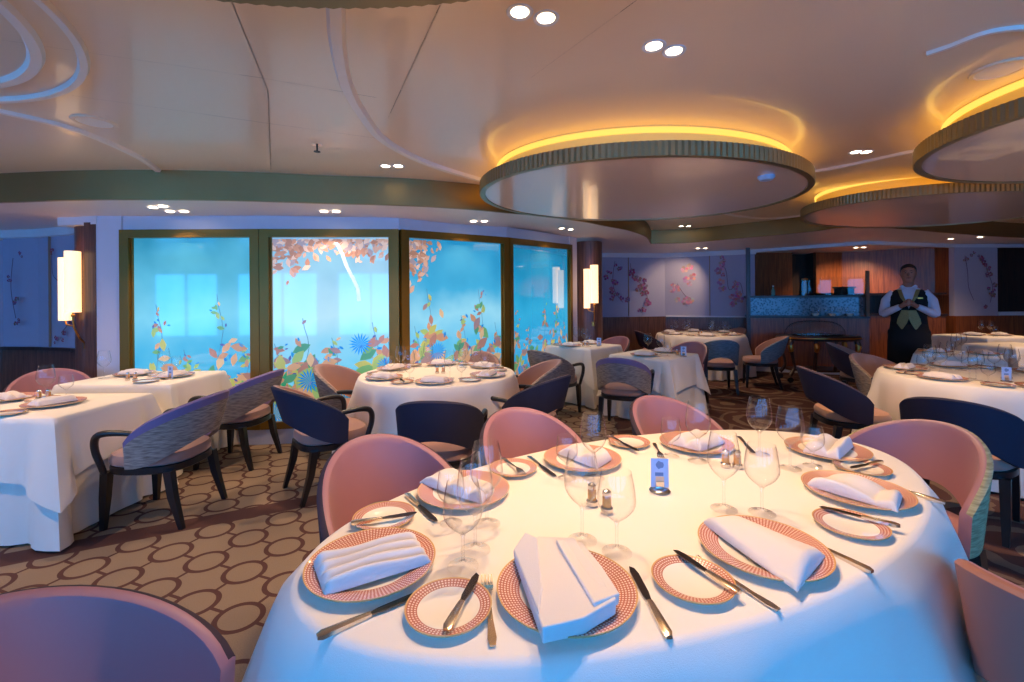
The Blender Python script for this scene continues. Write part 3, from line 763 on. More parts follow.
# ------------------------------------------------------------------ CHAIRS
def chair_proto(kind, outer, inner, seat, band=None, arms=True):
    root = empty('dining_chair')
    TOP = .82
    N = 40; pm_ = math.radians(97)
    def ring(t_):   # not used
        pass
    prof = []
    # profile points: (side, t) inner bottom->top, rim, outer top->bottom ; side: offset across thickness 0 inner 1 outer
    for t in [0,.15,.3,.45,.6,.75,.88,.96]: prof.append((0, t, 0))
    prof += [(.18,.992,0),(.5,1.0,2),(.82,.992,2)]
    for t in [.96,.88,.78,.6,.45,.3,.15,0]: prof.append((1, t, 1))
    th = .042
    vs = []; mb = MB()
    for k in range(N+1):
        ph = -pm_+2*pm_*k/N
        c = max(0, cos(ph*.88))
        zt = .505+(TOP-.505)*(c**.62)
        zb = .40+.155*max(0, cos(ph))**2.0
        for (sd, t, _) in prof:
            z = zb+(zt-zb)*t
            h = (z-.42)
            rx = .235+.03+h*.10; ry = .262+h*.06
            e = (sd-.5)*th*(1 if t < .97 else .9)
            x = -(rx+e)*cos(ph)*(1+.0*h) ; y = (ry+e)*sin(ph)
            x -= h*.20*max(0, cos(ph))
            x += .02
            vs.append((x, y, z))
    n = len(prof); mb.v = vs
    for k in range(N):
        for j in range(n-1):
            mi = 0 if j < 9 else (1)
            if band and j >= 9: mi = 0 if prof[j][1] >= .8 or j < 12 else 1
            mb.f.append((k*n+j, (k+1)*n+j, (k+1)*n+j+1, k*n+j+1)); mb.m.append(mi); mb.c.append((1,1,1,1))
        mb.f.append((k*n+n-1, (k+1)*n+n-1, (k+1)*n, k*n)); mb.m.append(1); mb.c.append((1,1,1,1))
    for k, fl in ((0, 1), (N, 0)):
        f = tuple(k*n+j for j in range(n)); mb.f.append(f if fl else tuple(reversed(f))); mb.m.append(0); mb.c.append((1,1,1,1))
    mb.build('backrest', [inner, outer], root, recalc=True)
    # seat cushion
    def se(w, xf, xb, z, p=3.2, N2=40):
        out = []
        for k in range(N2):
            a = 2*PI*k/N2; ca, sa = cos(a), sin(a)
            r_ = (abs(ca)**p+abs(sa)**p)**(-1/p)
            x = r_*ca; y = r_*sa
            hx = xf if x > 0 else xb
            out.append((x*hx+.01, y*w*(1-.12*max(0, -x)), z))
        return out
    mb = MB(); mb.loft([se(.225,.245,.215,.392), se(.242,.262,.228,.405), se(.245,.265,.230,.435), se(.232,.25,.22,.462), se(.18,.20,.175,.474), se(.02,.02,.02,.478)])
    mb.build('seat', seat, root)
    mb = MB(); mb.loft([se(.235,.25,.225,.345), se(.243,.258,.235,.352), se(.243,.258,.235,.388), se(.235,.25,.225,.392)])
    mb.build('seat_frame', M['black'], root, ang=30)
    for sx, sy in ((1,1),(1,-1),(-1,1),(-1,-1)):
        x0, y0 = (.215 if sx > 0 else -.17)+.01, .205*sy
        x1, y1 = (x0+.015, y0+.01*sy) if sx > 0 else (x0-.085, y0+.01*sy)
        mb = MB(); ww, wb = .024, .014
        r0 = [(x0-ww,y0-ww,.36),(x0+ww,y0-ww,.36),(x0+ww,y0+ww,.36),(x0-ww,y0+ww,.36)]
        r1 = [(x1-wb,y1-wb,0),(x1+wb,y1-wb,0),(x1+wb,y1+wb,0),(x1-wb,y1+wb,0)]
        xm, ym, wm = x0*.55+x1*.45-(.012 if sx < 0 else 0)*-1, y0*.55+y1*.45, .022
        rm = [(xm-wm,ym-wm,.2),(xm+wm,ym-wm,.2),(xm+wm,ym+wm,.2),(xm-wm,ym+wm,.2)]
        mb.loft([r1, rm, r0]); mb.build('leg', M['black'], root, ang=30)
    if arms:
        for sy in (1, -1):
            pts = [(.03,.275*sy,.618),(.10,.283*sy,.624),(.17,.285*sy,.622),(.215,.283*sy,.606),(.235,.279*sy,.565),(.233,.272*sy,.50),(.215,.262*sy,.43),(.205,.248*sy,.365)]
            cp = catmull(pts, 4)
            mb = MB(); mb.tube(cp, [.017+.004*sin(PI*i/len(cp)) for i in range(len(cp))], 10)
            mb.tube([(-.0,.272*sy,.612),(.04,.277*sy,.62)], .017, 10)
            mb.build('armrest', M['black'], root)
    return root
K = {}
M['rose'] = mat('rose_brown_leather', (150, 104, 96), .5)
def chair(kind, x, y, fx, fy, label):
    if kind not in K:
        spec = {'pink': (M['plumd'], M['pink'], M['pink'], None, False),
                'rose': (M['rose'], M['pink'], M['pink'], None, False),
                'pinky': (M['tweedy'], M['pink'], M['pink'], None, False),
                'tweed': (M['tweed'], M['lil'], M['taupe'], 1, True),
                'navy': (M['navy'], M['taupe'], M['taupe'], None, True),
                'taupe': (M['tweed'], M['taupe'], M['taupe'], None, True),
                'blue': (M['tweedb'], M['taupe'], M['taupe'], None, False),
                'tan': (M['plumd'], M['taupe'], M['tan'], None, False)}[kind]
        K[kind] = chair_proto(kind, spec[0], spec[1], spec[2], spec[3], spec[4])
    return place(K[kind], (x, y, 0), math.atan2(fy, fx), label, 'chair', 'barrel-back dining chairs around the tables')
# around the large oval table
chair('pink', -.76, .80, .985, -.10, 'mauve chair in the bottom left corner at the end of the large oval table')
chair('pink', -.43, 1.72, .62, -.78, 'mauve domed-back chair at the left far side of the large oval table')
chair('pink', .14, 2.17, .40, -.90, 'mauve chair middle of the far side of the large oval table')
chair('pink', .97, 2.45, .35, -.93, 'mauve chair right of middle on the far side of the large oval table')
chair('pinky', 1.72, 2.02, -.93, -.36, 'mauve chair with cream tweed outside at the right end of the large oval table')
chair('rose', 1.40, .98, .95, .3, 'mauve chair cut off by the bottom right corner of the photo')
# left rectangular tables
chair('tweed', -2.33, 3.02, -1, -.02, 'grey tweed armchair with lilac back at the near left table')
chair('tweed', -2.44, 4.00, -1, .05, 'grey tweed armchair at the left window table')
chair('pink', -4.0, 3.88, .7, -.7, 'salmon chair back seen between the two left tables')
# round window table
chair('navy', -1.42, 3.42, .75, .66, 'navy armchair with black arms on the left of the round window table')
chair('taupe', -1.50, 4.22, .95, -.2, 'taupe chair against the window at the left of the round window table')
chair('navy', -.49, 3.05, .02, 1, 'navy chair seen from behind at the near side of the round window table')
chair('taupe', -.42, 4.93, -.1, -1, 'taupe chair behind the round window table, mostly hidden')
chair('taupe', .12, 4.42, -.98, -.2, 'taupe armchair at the right of the round window table')
chair('navy', .13, 3.76, -.80, .60, 'dark chair tilted toward camera at the near right of the round window table')
# square tables
chair('taupe', .52, 5.62, .72, .70, 'taupe armchair at the near left of the right window table')
chair('pink', 1.52, 7.02, -.7, -.7, 'salmon chair behind the right window table')
chair('tweed', 1.22, 4.93, .42, .90, 'grey tweed armchair with lilac rim in front of the middle square table')
chair('pink', 2.32, 6.05, -.7, -.7, 'dusky pink chair behind the middle square table')
# far round table
chair('blue', 3.14, 6.85, .2, .98, 'blue-grey armless chair seen from behind at the far round table')
chair('pink', 2.72, 8.55, 1, 0, 'plum chair in profile at the left of the far round table')
chair('blue', 4.02, 7.22, -.93, .36, 'blue-grey chair with pink inside facing left near the brass trolley')
chair('taupe', 4.35, 9.0, -.9, -.4, 'taupe chair behind the right of the far round table')
# right tables
chair('tan', 2.88, 3.86, .98, -.2, 'dark chair with tan seat left of the round right table')
chair('navy', 2.86, 2.86, .80, .60, 'big navy chair seen from behind at the right edge')
chair('taupe', 3.80, 4.48, .25, -.97, 'taupe armchair at the far left of the round right table')
chair('tan', 4.50, 5.78, .75, -.66, 'dark plum chair in front of the waiter')

# ------------------------------------------------------------------ TABLES AND CLOTHS
def round_cloth(name, cx, cy, a, b, rot, z=.75, zb=.02, seed=1, folds=15, flare=.10, label=None, nm='tablecloth'):
    R = random.Random(seed); N = 288; rows = 16
    ph = [R.uniform(0, 2*PI) for _ in range(5)]
    vs = []
    def P(th, out, zz):
        x = a*cos(th); y = b*sin(th); nx_, ny_ = cos(th)*b, sin(th)*a; l = math.hypot(nx_, ny_)
        return (x+nx_/l*out, y+ny_/l*out, zz)
    rings = []
    rings.append([(a*.1*cos(2*PI*k/N), b*.1*sin(2*PI*k/N), z) for k in range(N)])
    rings.append([(a*.6*cos(2*PI*k/N), b*.6*sin(2*PI*k/N), z) for k in range(N)])
    rings.append([P(2*PI*k/N, -.02, z) for k in range(N)])
    rings.append([P(2*PI*k/N, -.004, z-.003) for k in range(N)])
    rings.append([P(2*PI*k/N, .004, z-.012) for k in range(N)])
    H = z-zb
    for j in range(1, rows+1):
        t = j/rows; rg = []
        for k in range(N):
            th = 2*PI*k/N
            w = sin(folds*th+ph[0]+.9*sin(2*th+ph[1]))*.6+sin((folds*.53//1)*th+ph[2])*.4+.3*sin(folds*2*th+ph[3])
            w = (w if w > 0 else w*.35)
            r1 = math.exp(-((th*folds/6.2832*.8+ph[4]+.25*sin(3*th)) % 1.0-.5)**2/.006)
            w = w*.75+.55*r1*min(1, t*2)
            amp = .11*min(1, t*1.3)**1.0
            rg.append(P(th, .006+flare*math.sqrt(t)*.9+w*amp, z-.012-(H-.012)*t))
        rings.append(rg)
    mb = MB(); mb.loft(rings, cap=False)
    mb.f.append(tuple(range(N))); mb.m.append(0); mb.c.append((1,1,1,1))
    o = mb.build(nm, M['cloth'], ang=60); o.location = (cx, cy, 0); o.rotation_euler = (0,0,rot)
    return tag(o, label, 'tablecloth')
def rect_cloth(nm, cx, cy, w, d, rot, z, drop, corner, seed, label, flare=.03):
    R = random.Random(seed); n = 40; pts = []
    rc = .03; hw, hd = w/2, d/2
    # perimeter with corner parameter
    per = []
    def side(x0, y0, x1, y1, nx_, ny_):
        for k in range(n):
            t = k/n; per.append((x0+(x1-x0)*t, y0+(y1-y0)*t, nx_, ny_, abs(2*t-1)))
    for q in range(4):
        cs = [(-hw,-hd),(hw,-hd),(hw,hd),(-hw,hd)]; ns = [(0,-1),(1,0),(0,1),(-1,0)]
        a_, b_ = cs[q], cs[(q+1) % 4]; side(a_[0], a_[1], b_[0], b_[1], *ns[q])
    N = len(per); rows = 12; rings = []
    def nrm(i):
        # blended normal near corners
        x = y = 0
        for dk in range(-3, 4):
            p = per[(i+dk) % N]; x += p[2]; y += p[3]
        l = math.hypot(x, y); return x/l, y/l
    rings.append([(p[0]*.2, p[1]*.2, z) for p in per]); 
    rings.append([(p[0]-nrm(i)[0]*.012, p[1]-nrm(i)[1]*.012, z) for i, p in enumerate(per)])
    rings.append([(p[0]+nrm(i)[0]*.002, p[1]+nrm(i)[1]*.002, z-.008) for i, p in enumerate(per)])
    ph = [R.uniform(0, 6) for _ in range(4)]
    for j in range(1, rows+1):
        t = j/rows; rg = []
        for i, p in enumerate(per):
            nx_, ny_ = nrm(i); c = p[4]**7
            dz = drop+corner*p[4]**5
            wv = .35*sin(i*.42+ph[0])+.5*sin(i*.17+ph[1])
            e = .004+flare*t+c*.13*t*(1-.15*sin(i)) + wv*.016*t + .05*t*sin(p[4]**6*9)*c*0
            # a pleat beside the corner
            e -= .05*t*math.exp(-((p[4]-.78)/.09)**2)
            rg.append((p[0]+nx_*e, p[1]+ny_*e, z-.008-(dz-.008)*t))
        rings.append(rg)
    mb = MB(); mb.loft(rings, cap=False); mb.f.append(tuple(range(N))); mb.m.append(0); mb.c.append((1,1,1,1))
    o = mb.build(nm, M['cloth'], ang=60); o.location = (cx, cy, 0); o.rotation_euler = (0,0,rot)
    return tag(o, label, 'tablecloth')
def table_base(cx, cy, a, b, rot, label, round_=True):
    root = empty('dining_table', (cx, cy, 0), rot); tag(root, label, 'table')
    mb = MB()
    if round_: mb.lathe([(0,.715),(1,.715),(1,.738),(0,.738)], 64, sx=a-.02, sy=b-.02)
    else: mb.box((-a/2+.03,-b/2+.03,.715), (a/2-.03,b/2-.03,.738))
    mb.build('tabletop', M['woodd'], root)
    mb = MB(); mb.lathe([(.28,0),(.28,.02),(.06,.05),(.045,.1),(.045,.714)], 24); mb.build('pedestal', M['blackm'], root)
TR = .463
T1 = (.532, 1.561)
table_base(T1[0], T1[1], 1.172, .574, TR, 'large oval dining table under the white cloth in the foreground')
round_cloth('t', T1[0], T1[1], 1.172, .574, TR, seed=4, folds=13, flare=.15, label='long white cloth draped over the large oval foreground table')
RT = [(-.69, 4.16, .705, 'round window table', 11), (3.58, 8.55, .78, 'far round table', 12), (4.02, 3.76, .74, 'right round table', 13)]
for (x, y, r, d, sd) in RT:
    table_base(x, y, r, r, 0, d+' hidden beneath its cloth')
    round_cloth('t', x, y, r, r, 0, z=.75, seed=sd, folds=12, flare=.08, label='white floor-length cloth on the '+d)
QT = [(-3.33, 2.975, 1.28, .70, 0, 'near left table', .75), (-3.29, 4.035, .94, .70, 0, 'left window table', .75),
      (1.02, 6.40, .74, .74, PI/4, 'right window table', .77), (1.72, 5.45, .75, .75, PI/4, 'middle square table', .75),
      (5.26, 5.30, .72, .72, PI/4, 'side table by the waiter', .75), (7.75, 7.35, .95, .8, .1, 'distant panel table', .78), (6.95, 6.2, .8, .6, .1, 'distant edge table', .75)]
for i, (x, y, w, d_, rot, d, z) in enumerate(QT):
    table_base(x, y, w, d_, rot, d+' hidden under white cloths', False)
    rect_cloth('tablecloth', x, y, w, d_, rot, z-.004, z-.02, .0, 30+i, 'lower floor-length white cloth of the '+d, flare=.02)
    rect_cloth('table_topper', x, y, w+.012, d_+.012, rot, z, .34, .17, 50+i, 'upper white cloth with hanging corners on the '+d, flare=.045)

# ------------------------------------------------------------------ TABLEWARE protos
def plate(name, R, rimw, h, mats):
    root = None
    mb = MB()
    prof = [(0,.006),(R-rimw-.012,.006),(R-rimw,.010),(R-.004,h),(R,h+.001),(R-.002,h-.004),(R-rimw,.004),(R*.55,.0),(0,.0)]
    mm = [0,0,1,1,1,0,0,0]
    mb.lathe(prof, 64, mats=mm); return mb.build(name, mats)
P_ch = plate('charger_plate', .158, .052, .020, [M['porc'], M['rimglaze']])
P_bp = plate('bread_plate', .093, .026, .015, [M['porc'], plate_rim('bread_plate_rim_glaze', 68, .0895)])
def glassobj(name, H, rb, rt, zb, foot):
    prof = [(0,.003),(foot*.5,.0035),(foot,.001),(foot,.0),(foot*.6,.0),(0,.0)]
    root = empty(name)
    mb = MB(); mb.lathe([(foot,.0),(foot,.0015),(foot*.45,.005),(.006,.010),(.004,.02)], 32); mb.build('foot', M['glass'], root)
    mb = MB(); mb.lathe([(.0045,.012),(.0038,zb*.5),(.0042,zb-.008),(.008,zb)], 10); mb.build('stem', M['glass'], root)
    mb = MB(); hb = H-zb
    pr = [(.004,zb-.002)]
    for k in range(1, 15):
        t = k/14
        if t < .42: r = rb*math.sin(PI/2*(t/.42))**.75
        else: r = rb+(rt-rb)*((t-.42)/.58)**1.6
        pr.append((r, zb+hb*t))
    mb.lathe(pr, 36); mb.build('bowl', M['glass'], root)
    return root
G_tall = glassobj('wine_glass', .245, .049, .037, .095, .040)
G_wide = glassobj('wine_glass', .215, .050, .039, .082, .039)
G_small = glassobj('wine_glass', .160, .041, .034, .058, .034)
def knife(L=.235, name='knife'):
    root = empty(name)
    mb = MB(); hl = L*.46; w = .0085
    mb.loft([[(x, y*ww, z*ww+.004) for (y, z) in ((-1,-.5),(1,-.5),(1,.5),(0,.75),(-1,.5))] for x, ww in ((-L/2,.006),(-L/2+.01,.0095),(-L/2+hl*.5,.0085),(-L/2+hl,.006))])
    mb.build('handle', M['steelh'], root)
    mb = MB(); x0 = -L/2+hl
    poly = [(x0,-.005),(x0+.03,-.009),(L/2-.03,-.010),(L/2-.008,-.006),(L/2,.004),(L/2-.02,.0085),(x0+.02,.0085),(x0,.005)]
    mb.prism(poly, .003, .0055); mb.build('blade', M['blade'], root, smooth=False)
    return root
def fork(L=.215):
    root = empty('fork')
    mb = MB(); mb.loft([[(x, -w, z), (x, w, z), (x, w, z+.003), (x, -w, z+.003)] for x, w, z in ((-L/2,.006,.002),(-L/2+.02,.009,.002),(-L/2+.06,.006,.003),(L*.1,.0035,.008),(L*.2,.006,.010),(L*.26,.0125,.008),(L*.32,.0135,.006))])
    mb.build('handle', M['steelh'], root)
    for k in range(4):
        y = -.0115+k*.0077
        mb = MB(); mb.loft([[(x, y-w, z), (x, y+w, z), (x, y+w, z+.002), (x, y-w, z+.002)] for x, w, z in ((L*.31,.0022,.006),(L*.4,.002,.004),(L*.5,.0012,.009))])
        mb.build('tine', M['steelh'], root, smooth=False)
    return root
P_kn = knife(.235); P_bk = knife(.190, 'butter_knife'); P_fk = fork()
TT = 'large oval table'
SET = {'A': ('left end setting', (-.357,1.125)), 'B': ('far left setting', (-.172,1.553)), 'C': ('far middle setting', (.285,1.85)), 'D': ('far right setting', (.831,2.034)),
       'E': ('right end setting', (1.358,1.939)), 'F': ('near right setting', (1.167,1.526)), 'G': ('near middle setting', (.656,1.182)), 'H': ('front centre setting', (.118,1.018))}
ZT = .751
for k, (d, (x, y)) in SET.items():
    place(P_ch, (x, y, ZT), 0, 'pink-rimmed charger plate of the %s on the %s' % (d, TT), 'plate', 'charger plates on the large oval table')
for k, x, y in [('H',-.141,.964),('G',.419,1.051),('F',.978,1.301),('A',-.395,1.369),('C',.0,1.755),('D',.535,2.065),('E',1.35,1.735),('B',-.02,1.80)]:
    if k == 'B': continue
    if k == 'A': dd = 'left end setting'
    place(P_bp, (x, y, ZT), 0, 'small pink-rimmed bread plate of the %s on the %s' % (SET[k][0], TT), 'plate', 'bread plates on the large oval table')
def lay(proto, a, b, z, label, cat, gr, flip=False, tilt=0):
    ax, ay = a; bx, by = b
    o = place(proto, ((ax+bx)/2, (ay+by)/2, z), math.atan2(by-ay, bx-ax)+(PI if flip else 0), label, cat, gr)
    return o
g = 'cutlery on the large oval table'
# handle end first, blade tip second
lay(P_kn, (-.365,1.535), (-.235,1.352), ZT, 'steel knife between the left end and far left settings, handle at table edge', 'knife', g)
lay(P_kn, (-.395,.885), (-.2,1.03), ZT, 'steel knife in front of the left end charger plate', 'knife', g)
lay(P_bk, (-.485,1.305), (-.285,1.375), ZT+.016, 'butter knife lying across the left end bread plate', 'knife', g)
lay(P_bk, (-.135,.88), (-.086,1.065), ZT+.016, 'butter knife lying across the front centre bread plate', 'knife', g)
lay(P_fk, (-.042,.862), (-.066,1.075), ZT, 'steel fork left of the front centre charger plate', 'fork', g)
lay(P_kn, (.304,.880), (.290,1.111), ZT, 'steel knife right of the front centre charger plate', 'knife', g)
lay(P_bk, (.500,.978), (.411,1.165), ZT+.016, 'butter knife lying across the near middle bread plate', 'knife', g)
lay(P_fk, (.565,.955), (.462,1.145), ZT, 'steel fork left of the near middle charger plate', 'fork', g)
lay(P_kn, (.868,1.085), (.775,1.30), ZT, 'steel knife right of the near middle charger plate', 'knife', g)
lay(P_bk, (1.105,1.262), (.942,1.400), ZT+.016, 'butter knife lying across the near right bread plate', 'knife', g)
lay(P_kn, (1.385,1.455), (1.30,1.64), ZT, 'steel knife right of the near right charger plate', 'knife', g)
lay(P_bk, (1.47,1.775), (1.27,1.70), ZT+.016, 'butter knife lying across the right end bread plate', 'knife', g)
lay(P_fk, (-.045,1.865), (.045,1.66), ZT+.01, 'fork over the bread plate left of the far middle setting', 'fork', g)
lay(P_kn, (.063,1.90), (.160,1.682), ZT, 'knife left of the far middle charger plate', 'knife', g)
lay(P_kn, (.455,2.15), (.54,1.917), ZT+.012, 'knife across the bread plate of the far right setting', 'knife', g)
lay(P_fk, (.652,2.075), (.615,1.85), ZT, 'fork left of the far right charger plate', 'fork', g)
lay(P_kn, (1.08,2.14), (1.035,1.93), ZT, 'knife right of the far right charger plate', 'knife', g)
g = 'stemware on the large oval table'
GL = [(G_small,-.188,1.344,'small wine glass beside the far left charger plate'),(G_tall,-.103,1.198,'tall wine glass of the left end setting behind a wider one'),
      (G_tall,-.080,1.336,'tall wine glass nearest the far left charger plate'),(G_wide,-.128,1.126,'front wine glass above the front bread plate'),
      (G_small,.201,1.676,'small wine glass in front of the far middle charger plate'),(G_tall,.300,1.674,'tall wine glass in front of the far middle charger plate'),
      (G_tall,.190,1.243,'tall wine glass left of the pepper mill pair, behind front napkin'),(G_wide,.272,1.183,'wide wine glass right behind the front centre charger plate'),
      (G_small,.670,1.902,'small wine glass in front of the far right charger plate'),(G_tall,.760,1.841,'tall wine glass in front of the far right charger plate'),
      (G_tall,.667,1.420,'tall wine glass behind the near middle charger plate'),(G_wide,.772,1.392,'wide wine glass behind the near middle charger plate'),
      (G_tall,1.055,1.918,'narrow tall wine glass left of the right end setting'),(G_tall,1.085,1.755,'full bowled tall wine glass left of the right end setting'),(G_small,1.19,1.78,'small wine glass in front of the right end charger plate')]
for gl, x, y, l in GL: place(gl, (x, y, ZT), rnd.random(), l, 'wine glass', g)
# napkins
def napkin(name, quad, zt, ridges, seed, thick=.028, taper=.0, dirn=0):
    R = random.Random(seed); nu, nv = 34, 44
    Q = [Vector(p) for p in quad]; c = sum(Q, Vector((0,0)))/4
    mb = MB(); top = []; bot = []
    for j in range(nv+1):
        for i in range(nu+1):
            u, v = i/nu, j/nv
            p = (Q[0]*(1-u)+Q[1]*u)*(1-v)+(Q[3]*(1-u)+Q[2]*u)*v - c
            w = v if dirn == 0 else u
            f_ = abs(sin(PI*ridges*w+.35*sin(2.2*(u if dirn == 0 else v)+seed)))**.8 if ridges else 1
            e = min(u, 1-u, .08)/.08*min(v, 1-v, .08)/.08
            hgt = .006+(thick*(.28+.72*f_))*(e**.35)+.004*sin(7*u+3*v+seed)
            top.append((p.x, p.y, hgt)); bot.append((p.x, p.y, .0))
    n = nu+1; L = len(top); mb.v = top+bot
    def af(*f): mb.f.append(f); mb.m.append(0); mb.c.append((1,1,1,1))
    for j in range(nv):
        for i in range(nu):
            a = j*n+i; af(a, a+1, a+n+1, a+n); af(L+a, L+a+n, L+a+n+1, L+a+1)
    for i in range(nu):
        af(i, L+i, L+i+1, i+1); a = nv*n+i; af(a, a+1, L+a+1, L+a)
    for j in range(nv):
        a = j*n; af(a, a+n, L+a+n, L+a); a = j*n+nu; af(a, L+a, L+a+n, a+n)
    o = mb.build('napkin', M['napkin'], recalc=True, ang=75); o.location = (c.x, c.y, zt)
    return o
NP = [('A',[(-.497,1.11),(-.268,1.22),(-.206,1.113),(-.421,.991)],3.6,0,.03),('B',[(-.335,1.60),(-.254,1.70),(-.066,1.526),(-.10,1.43)],2.6,0,.03),
      ('C',[(.19,1.90),(.29,1.97),(.40,1.82),(.32,1.72)],2.0,0,.035),('D',[(.70,2.02),(.86,2.14),(.955,2.02),(.80,1.91)],2.0,0,.035),
      ('E',[(1.23,1.90),(1.37,2.02),(1.49,1.96),(1.31,1.80)],1.5,0,.04),('F',[(1.022,1.556),(1.141,1.600),(1.27,1.462),(1.165,1.357)],1.2,0,.032),
      ('G',[(.549,1.294),(.663,1.301),(.783,1.127),(.628,.993)],1.0,1,.030)]
look = {'A':'pleated white napkin','B':'loosely pleated white napkin','C':'white napkin','D':'white napkin','E':'upturned white napkin','F':'rolled white napkin','G':'flat rolled white napkin'}
for k, q, r_, dr, th in NP:
    o = napkin('napkin', q, ZT+.016, r_, ord(k), th, 0, dr); tag(o, '%s on the %s charger plate of the large oval table' % (look[k], SET[k][0]), 'napkin', 'napkins on the large oval table')
# front napkin: two folded flaps forming points
mb = MB()
def flap(pts, z0, z1, zb=.0):
    c_ = [(p[0]-.118, p[1]-1.018) for p in pts]
    n = len(c_); top = [(p[0], p[1], zz) for p, zz in zip(c_, z1)]; bt = [(p[0]*.985, p[1]*.985, zb) for p in c_]
    mb.add(top+bt, [tuple(range(n)), tuple(range(2*n-1, n-1, -1))]+[(i, n+i, n+(i+1) % n, (i+1) % n) for i in range(n)])
flap([(.0,1.115),(.062,1.155),(.155,1.135),(.212,.925),(.135,.868),(.052,.845)], 0, [.022,.045,.05,.034,.036,.034])
flap([(.105,1.12),(.175,1.152),(.205,1.05),(.222,.94),(.16,.90)], 0, [.055,.03,.03,.036,.042], .01)
flap([(-.002,1.118),(.03,1.165),(.06,1.12),(.06,.95),(.048,.88)], 0, [.03,.05,.06,.045,.038], .01)
o = mb.build('napkin', M['napkin'], recalc=True, ang=35); bv = o.modifiers.new('Bevel', 'BEVEL'); bv.width = .004; bv.segments = 3; o.location = (.118, 1.018, ZT+.016); tag(o, 'pointed folded white napkin on the front centre charger plate', 'napkin', 'napkins on the large oval table')
# shakers
def shaker():
    root = empty('salt_shaker')
    mb = MB(); mb.lathe([(0,0),(.017,0),(.019,.004),(.019,.016),(.015,.020),(0,.020)], 20); mb.build('base', M['chrome'], root)
    mb = MB(); mb.lathe([(.014,.020),(.0135,.05),(.012,.054)], 16); mb.build('body', mat('amber_acrylic', (214,150,80), .15, coat=.6), root)
    mb = MB(); mb.lathe([(.0125,.054),(.014,.058),(.013,.066),(.006,.072),(0,.073)], 16); mb.build('lid', M['chrome'], root)
    return root
P_sh = shaker()
for x, y, l in [(.255,1.455,'left shaker of the pair behind the front glasses'),(.293,1.406,'right shaker of the pair behind the front glasses'),(.841,1.774,'left shaker of the pair near the far right glasses'),(.882,1.762,'right shaker of the pair near the far right glasses')]:
    place(P_sh, (x, y, ZT), 0, 'amber and chrome '+l, 'shaker', 'salt and pepper shakers on the large oval table')
# card holder
r = empty('card_holder', (.509, 1.557, ZT), -.1); tag(r, 'round chrome card holder standing in the middle of the large oval table', 'card holder')
mb = MB(); mb.lathe([(0,0),(.034,0),(.036,.004),(.030,.010),(.012,.013),(0,.013)], 28); mb.build('base', M['chrome'], r)
mb = MB(); mb.box((-.014,-.006,.012),(.014,-.002,.035)); mb.box((-.014,.002,.012),(.014,.006,.035)); mb.build('clip', M['chrome'], r, smooth=False)
cd = empty('card', (.509, 1.557, ZT+.014), -.1); tag(cd, 'small pale blue card with a crest held upright in the card holder', 'card')
mb = MB(); mb.box((-.030,-.0012,0),(.030,.0012,.100)); mb.build('card_face', mat('pale_blue_card', (176,196,232), .6), cd, smooth=False)
mb = MB(); mb.add([(.014*cos(2*PI*k/10), -.0018, .078+.012*sin(2*PI*k/10)*(1.3 if k % 2 else .9)) for k in range(10)], [tuple(range(9,-1,-1))]); mb.box((-.016,-.002,.040),(.012,-.0013,.052)); mb.build('crest', mat('grey_blue_ink', (110,130,170), .6), cd, smooth=False)
mb = MB(); mb.box((-.014,-.002,.012),(.014,-.0013,.038)); mb.build('peach_patch', mat('peach_ink', (236,190,150), .6), cd, smooth=False)

# ------------------------------------------------------------------ settings on the other tables
g2 = {}
def simple_napkin(x, y, z, a, label, grp):
    if 'n' not in g2:
        g2['n'] = napkin('napkin', [(-.11,-.055),(.11,-.055),(.10,.055),(-.10,.055)], 0, 2.2, 3, .03)
    place(g2['n'], (x, y, z), a, label, 'napkin', grp)
def setting(x, y, z, a, who, tb, glasses=2, bread=True, sp=False):
    """x,y charger centre; a = direction from diner toward table centre"""
    ca, sa = cos(a), sin(a)
    L = lambda f, s: (x+ca*f-sa*s, y+sa*f+ca*s, z)
    place(P_ch, (x, y, z), a, 'charger plate at the %s of the %s' % (who, tb), 'plate', 'charger plates on the '+tb)
    simple_napkin(x, y, z+.016, a+PI/2+rnd.uniform(-.5,.5), 'folded white napkin at the %s of the %s' % (who, tb), 'napkins on the '+tb)
    if bread: place(P_bp, L(.03,.26), a, 'bread plate at the %s of the %s' % (who, tb), 'plate', 'bread plates on the '+tb)
    if bread: place(P_bk, tuple(Vector(L(.03,.26))+Vector((0,0,.016))), a+.3, 'butter knife on the bread plate at the %s of the %s' % (who, tb), 'knife', 'butter knives on the '+tb)
    q = [(G_tall,.18,-.12,'tall'),(G_small,.14,-.22,'small'),(G_wide,.24,-.04,'wide')][:glasses]
    for (gl, f_, s_, nm) in q:
        place(gl, L(f_, s_), 0, '%s wine glass at the %s of the %s' % (nm, who, tb), 'wine glass', 'stemware on the '+tb)
def ringset(cx, cy, r, z, n, tb, a0, names, only=None, glasses=2):
    for k in range(n):
        if only and k not in only: continue
        t = a0+2*PI*k/n
        setting(cx+(r-.19)*cos(t), cy+(r-.19)*sin(t), z, t+PI, names[k], tb, glasses)
nm6 = ['nearest side','near right side','far right side','farthest side','far left side','near left side']
ringset(-.69, 4.16, .705, .751, 6, 'round window table', -PI/2+.1, nm6)
ringset(3.58, 8.55, .78, .751, 6, 'far round table', -PI/2-.2, nm6)
ringset(4.02, 3.76, .74, .751, 6, 'right round table', -PI/2-.3, nm6, glasses=3)
setting(-3.02, 2.95, .752, PI, 'right end', 'near left table', 2)
setting(-3.50, 3.12, .752, -PI/2, 'left part', 'near left table', 2)
setting(-3.05, 4.03, .752, PI, 'right end', 'left window table', 2)
setting(-3.5, 4.15, .752, -PI/2, 'left part', 'left window table', 1)
setting(.80, 6.22, .772, PI/4, 'near left side', 'right window table', 2)
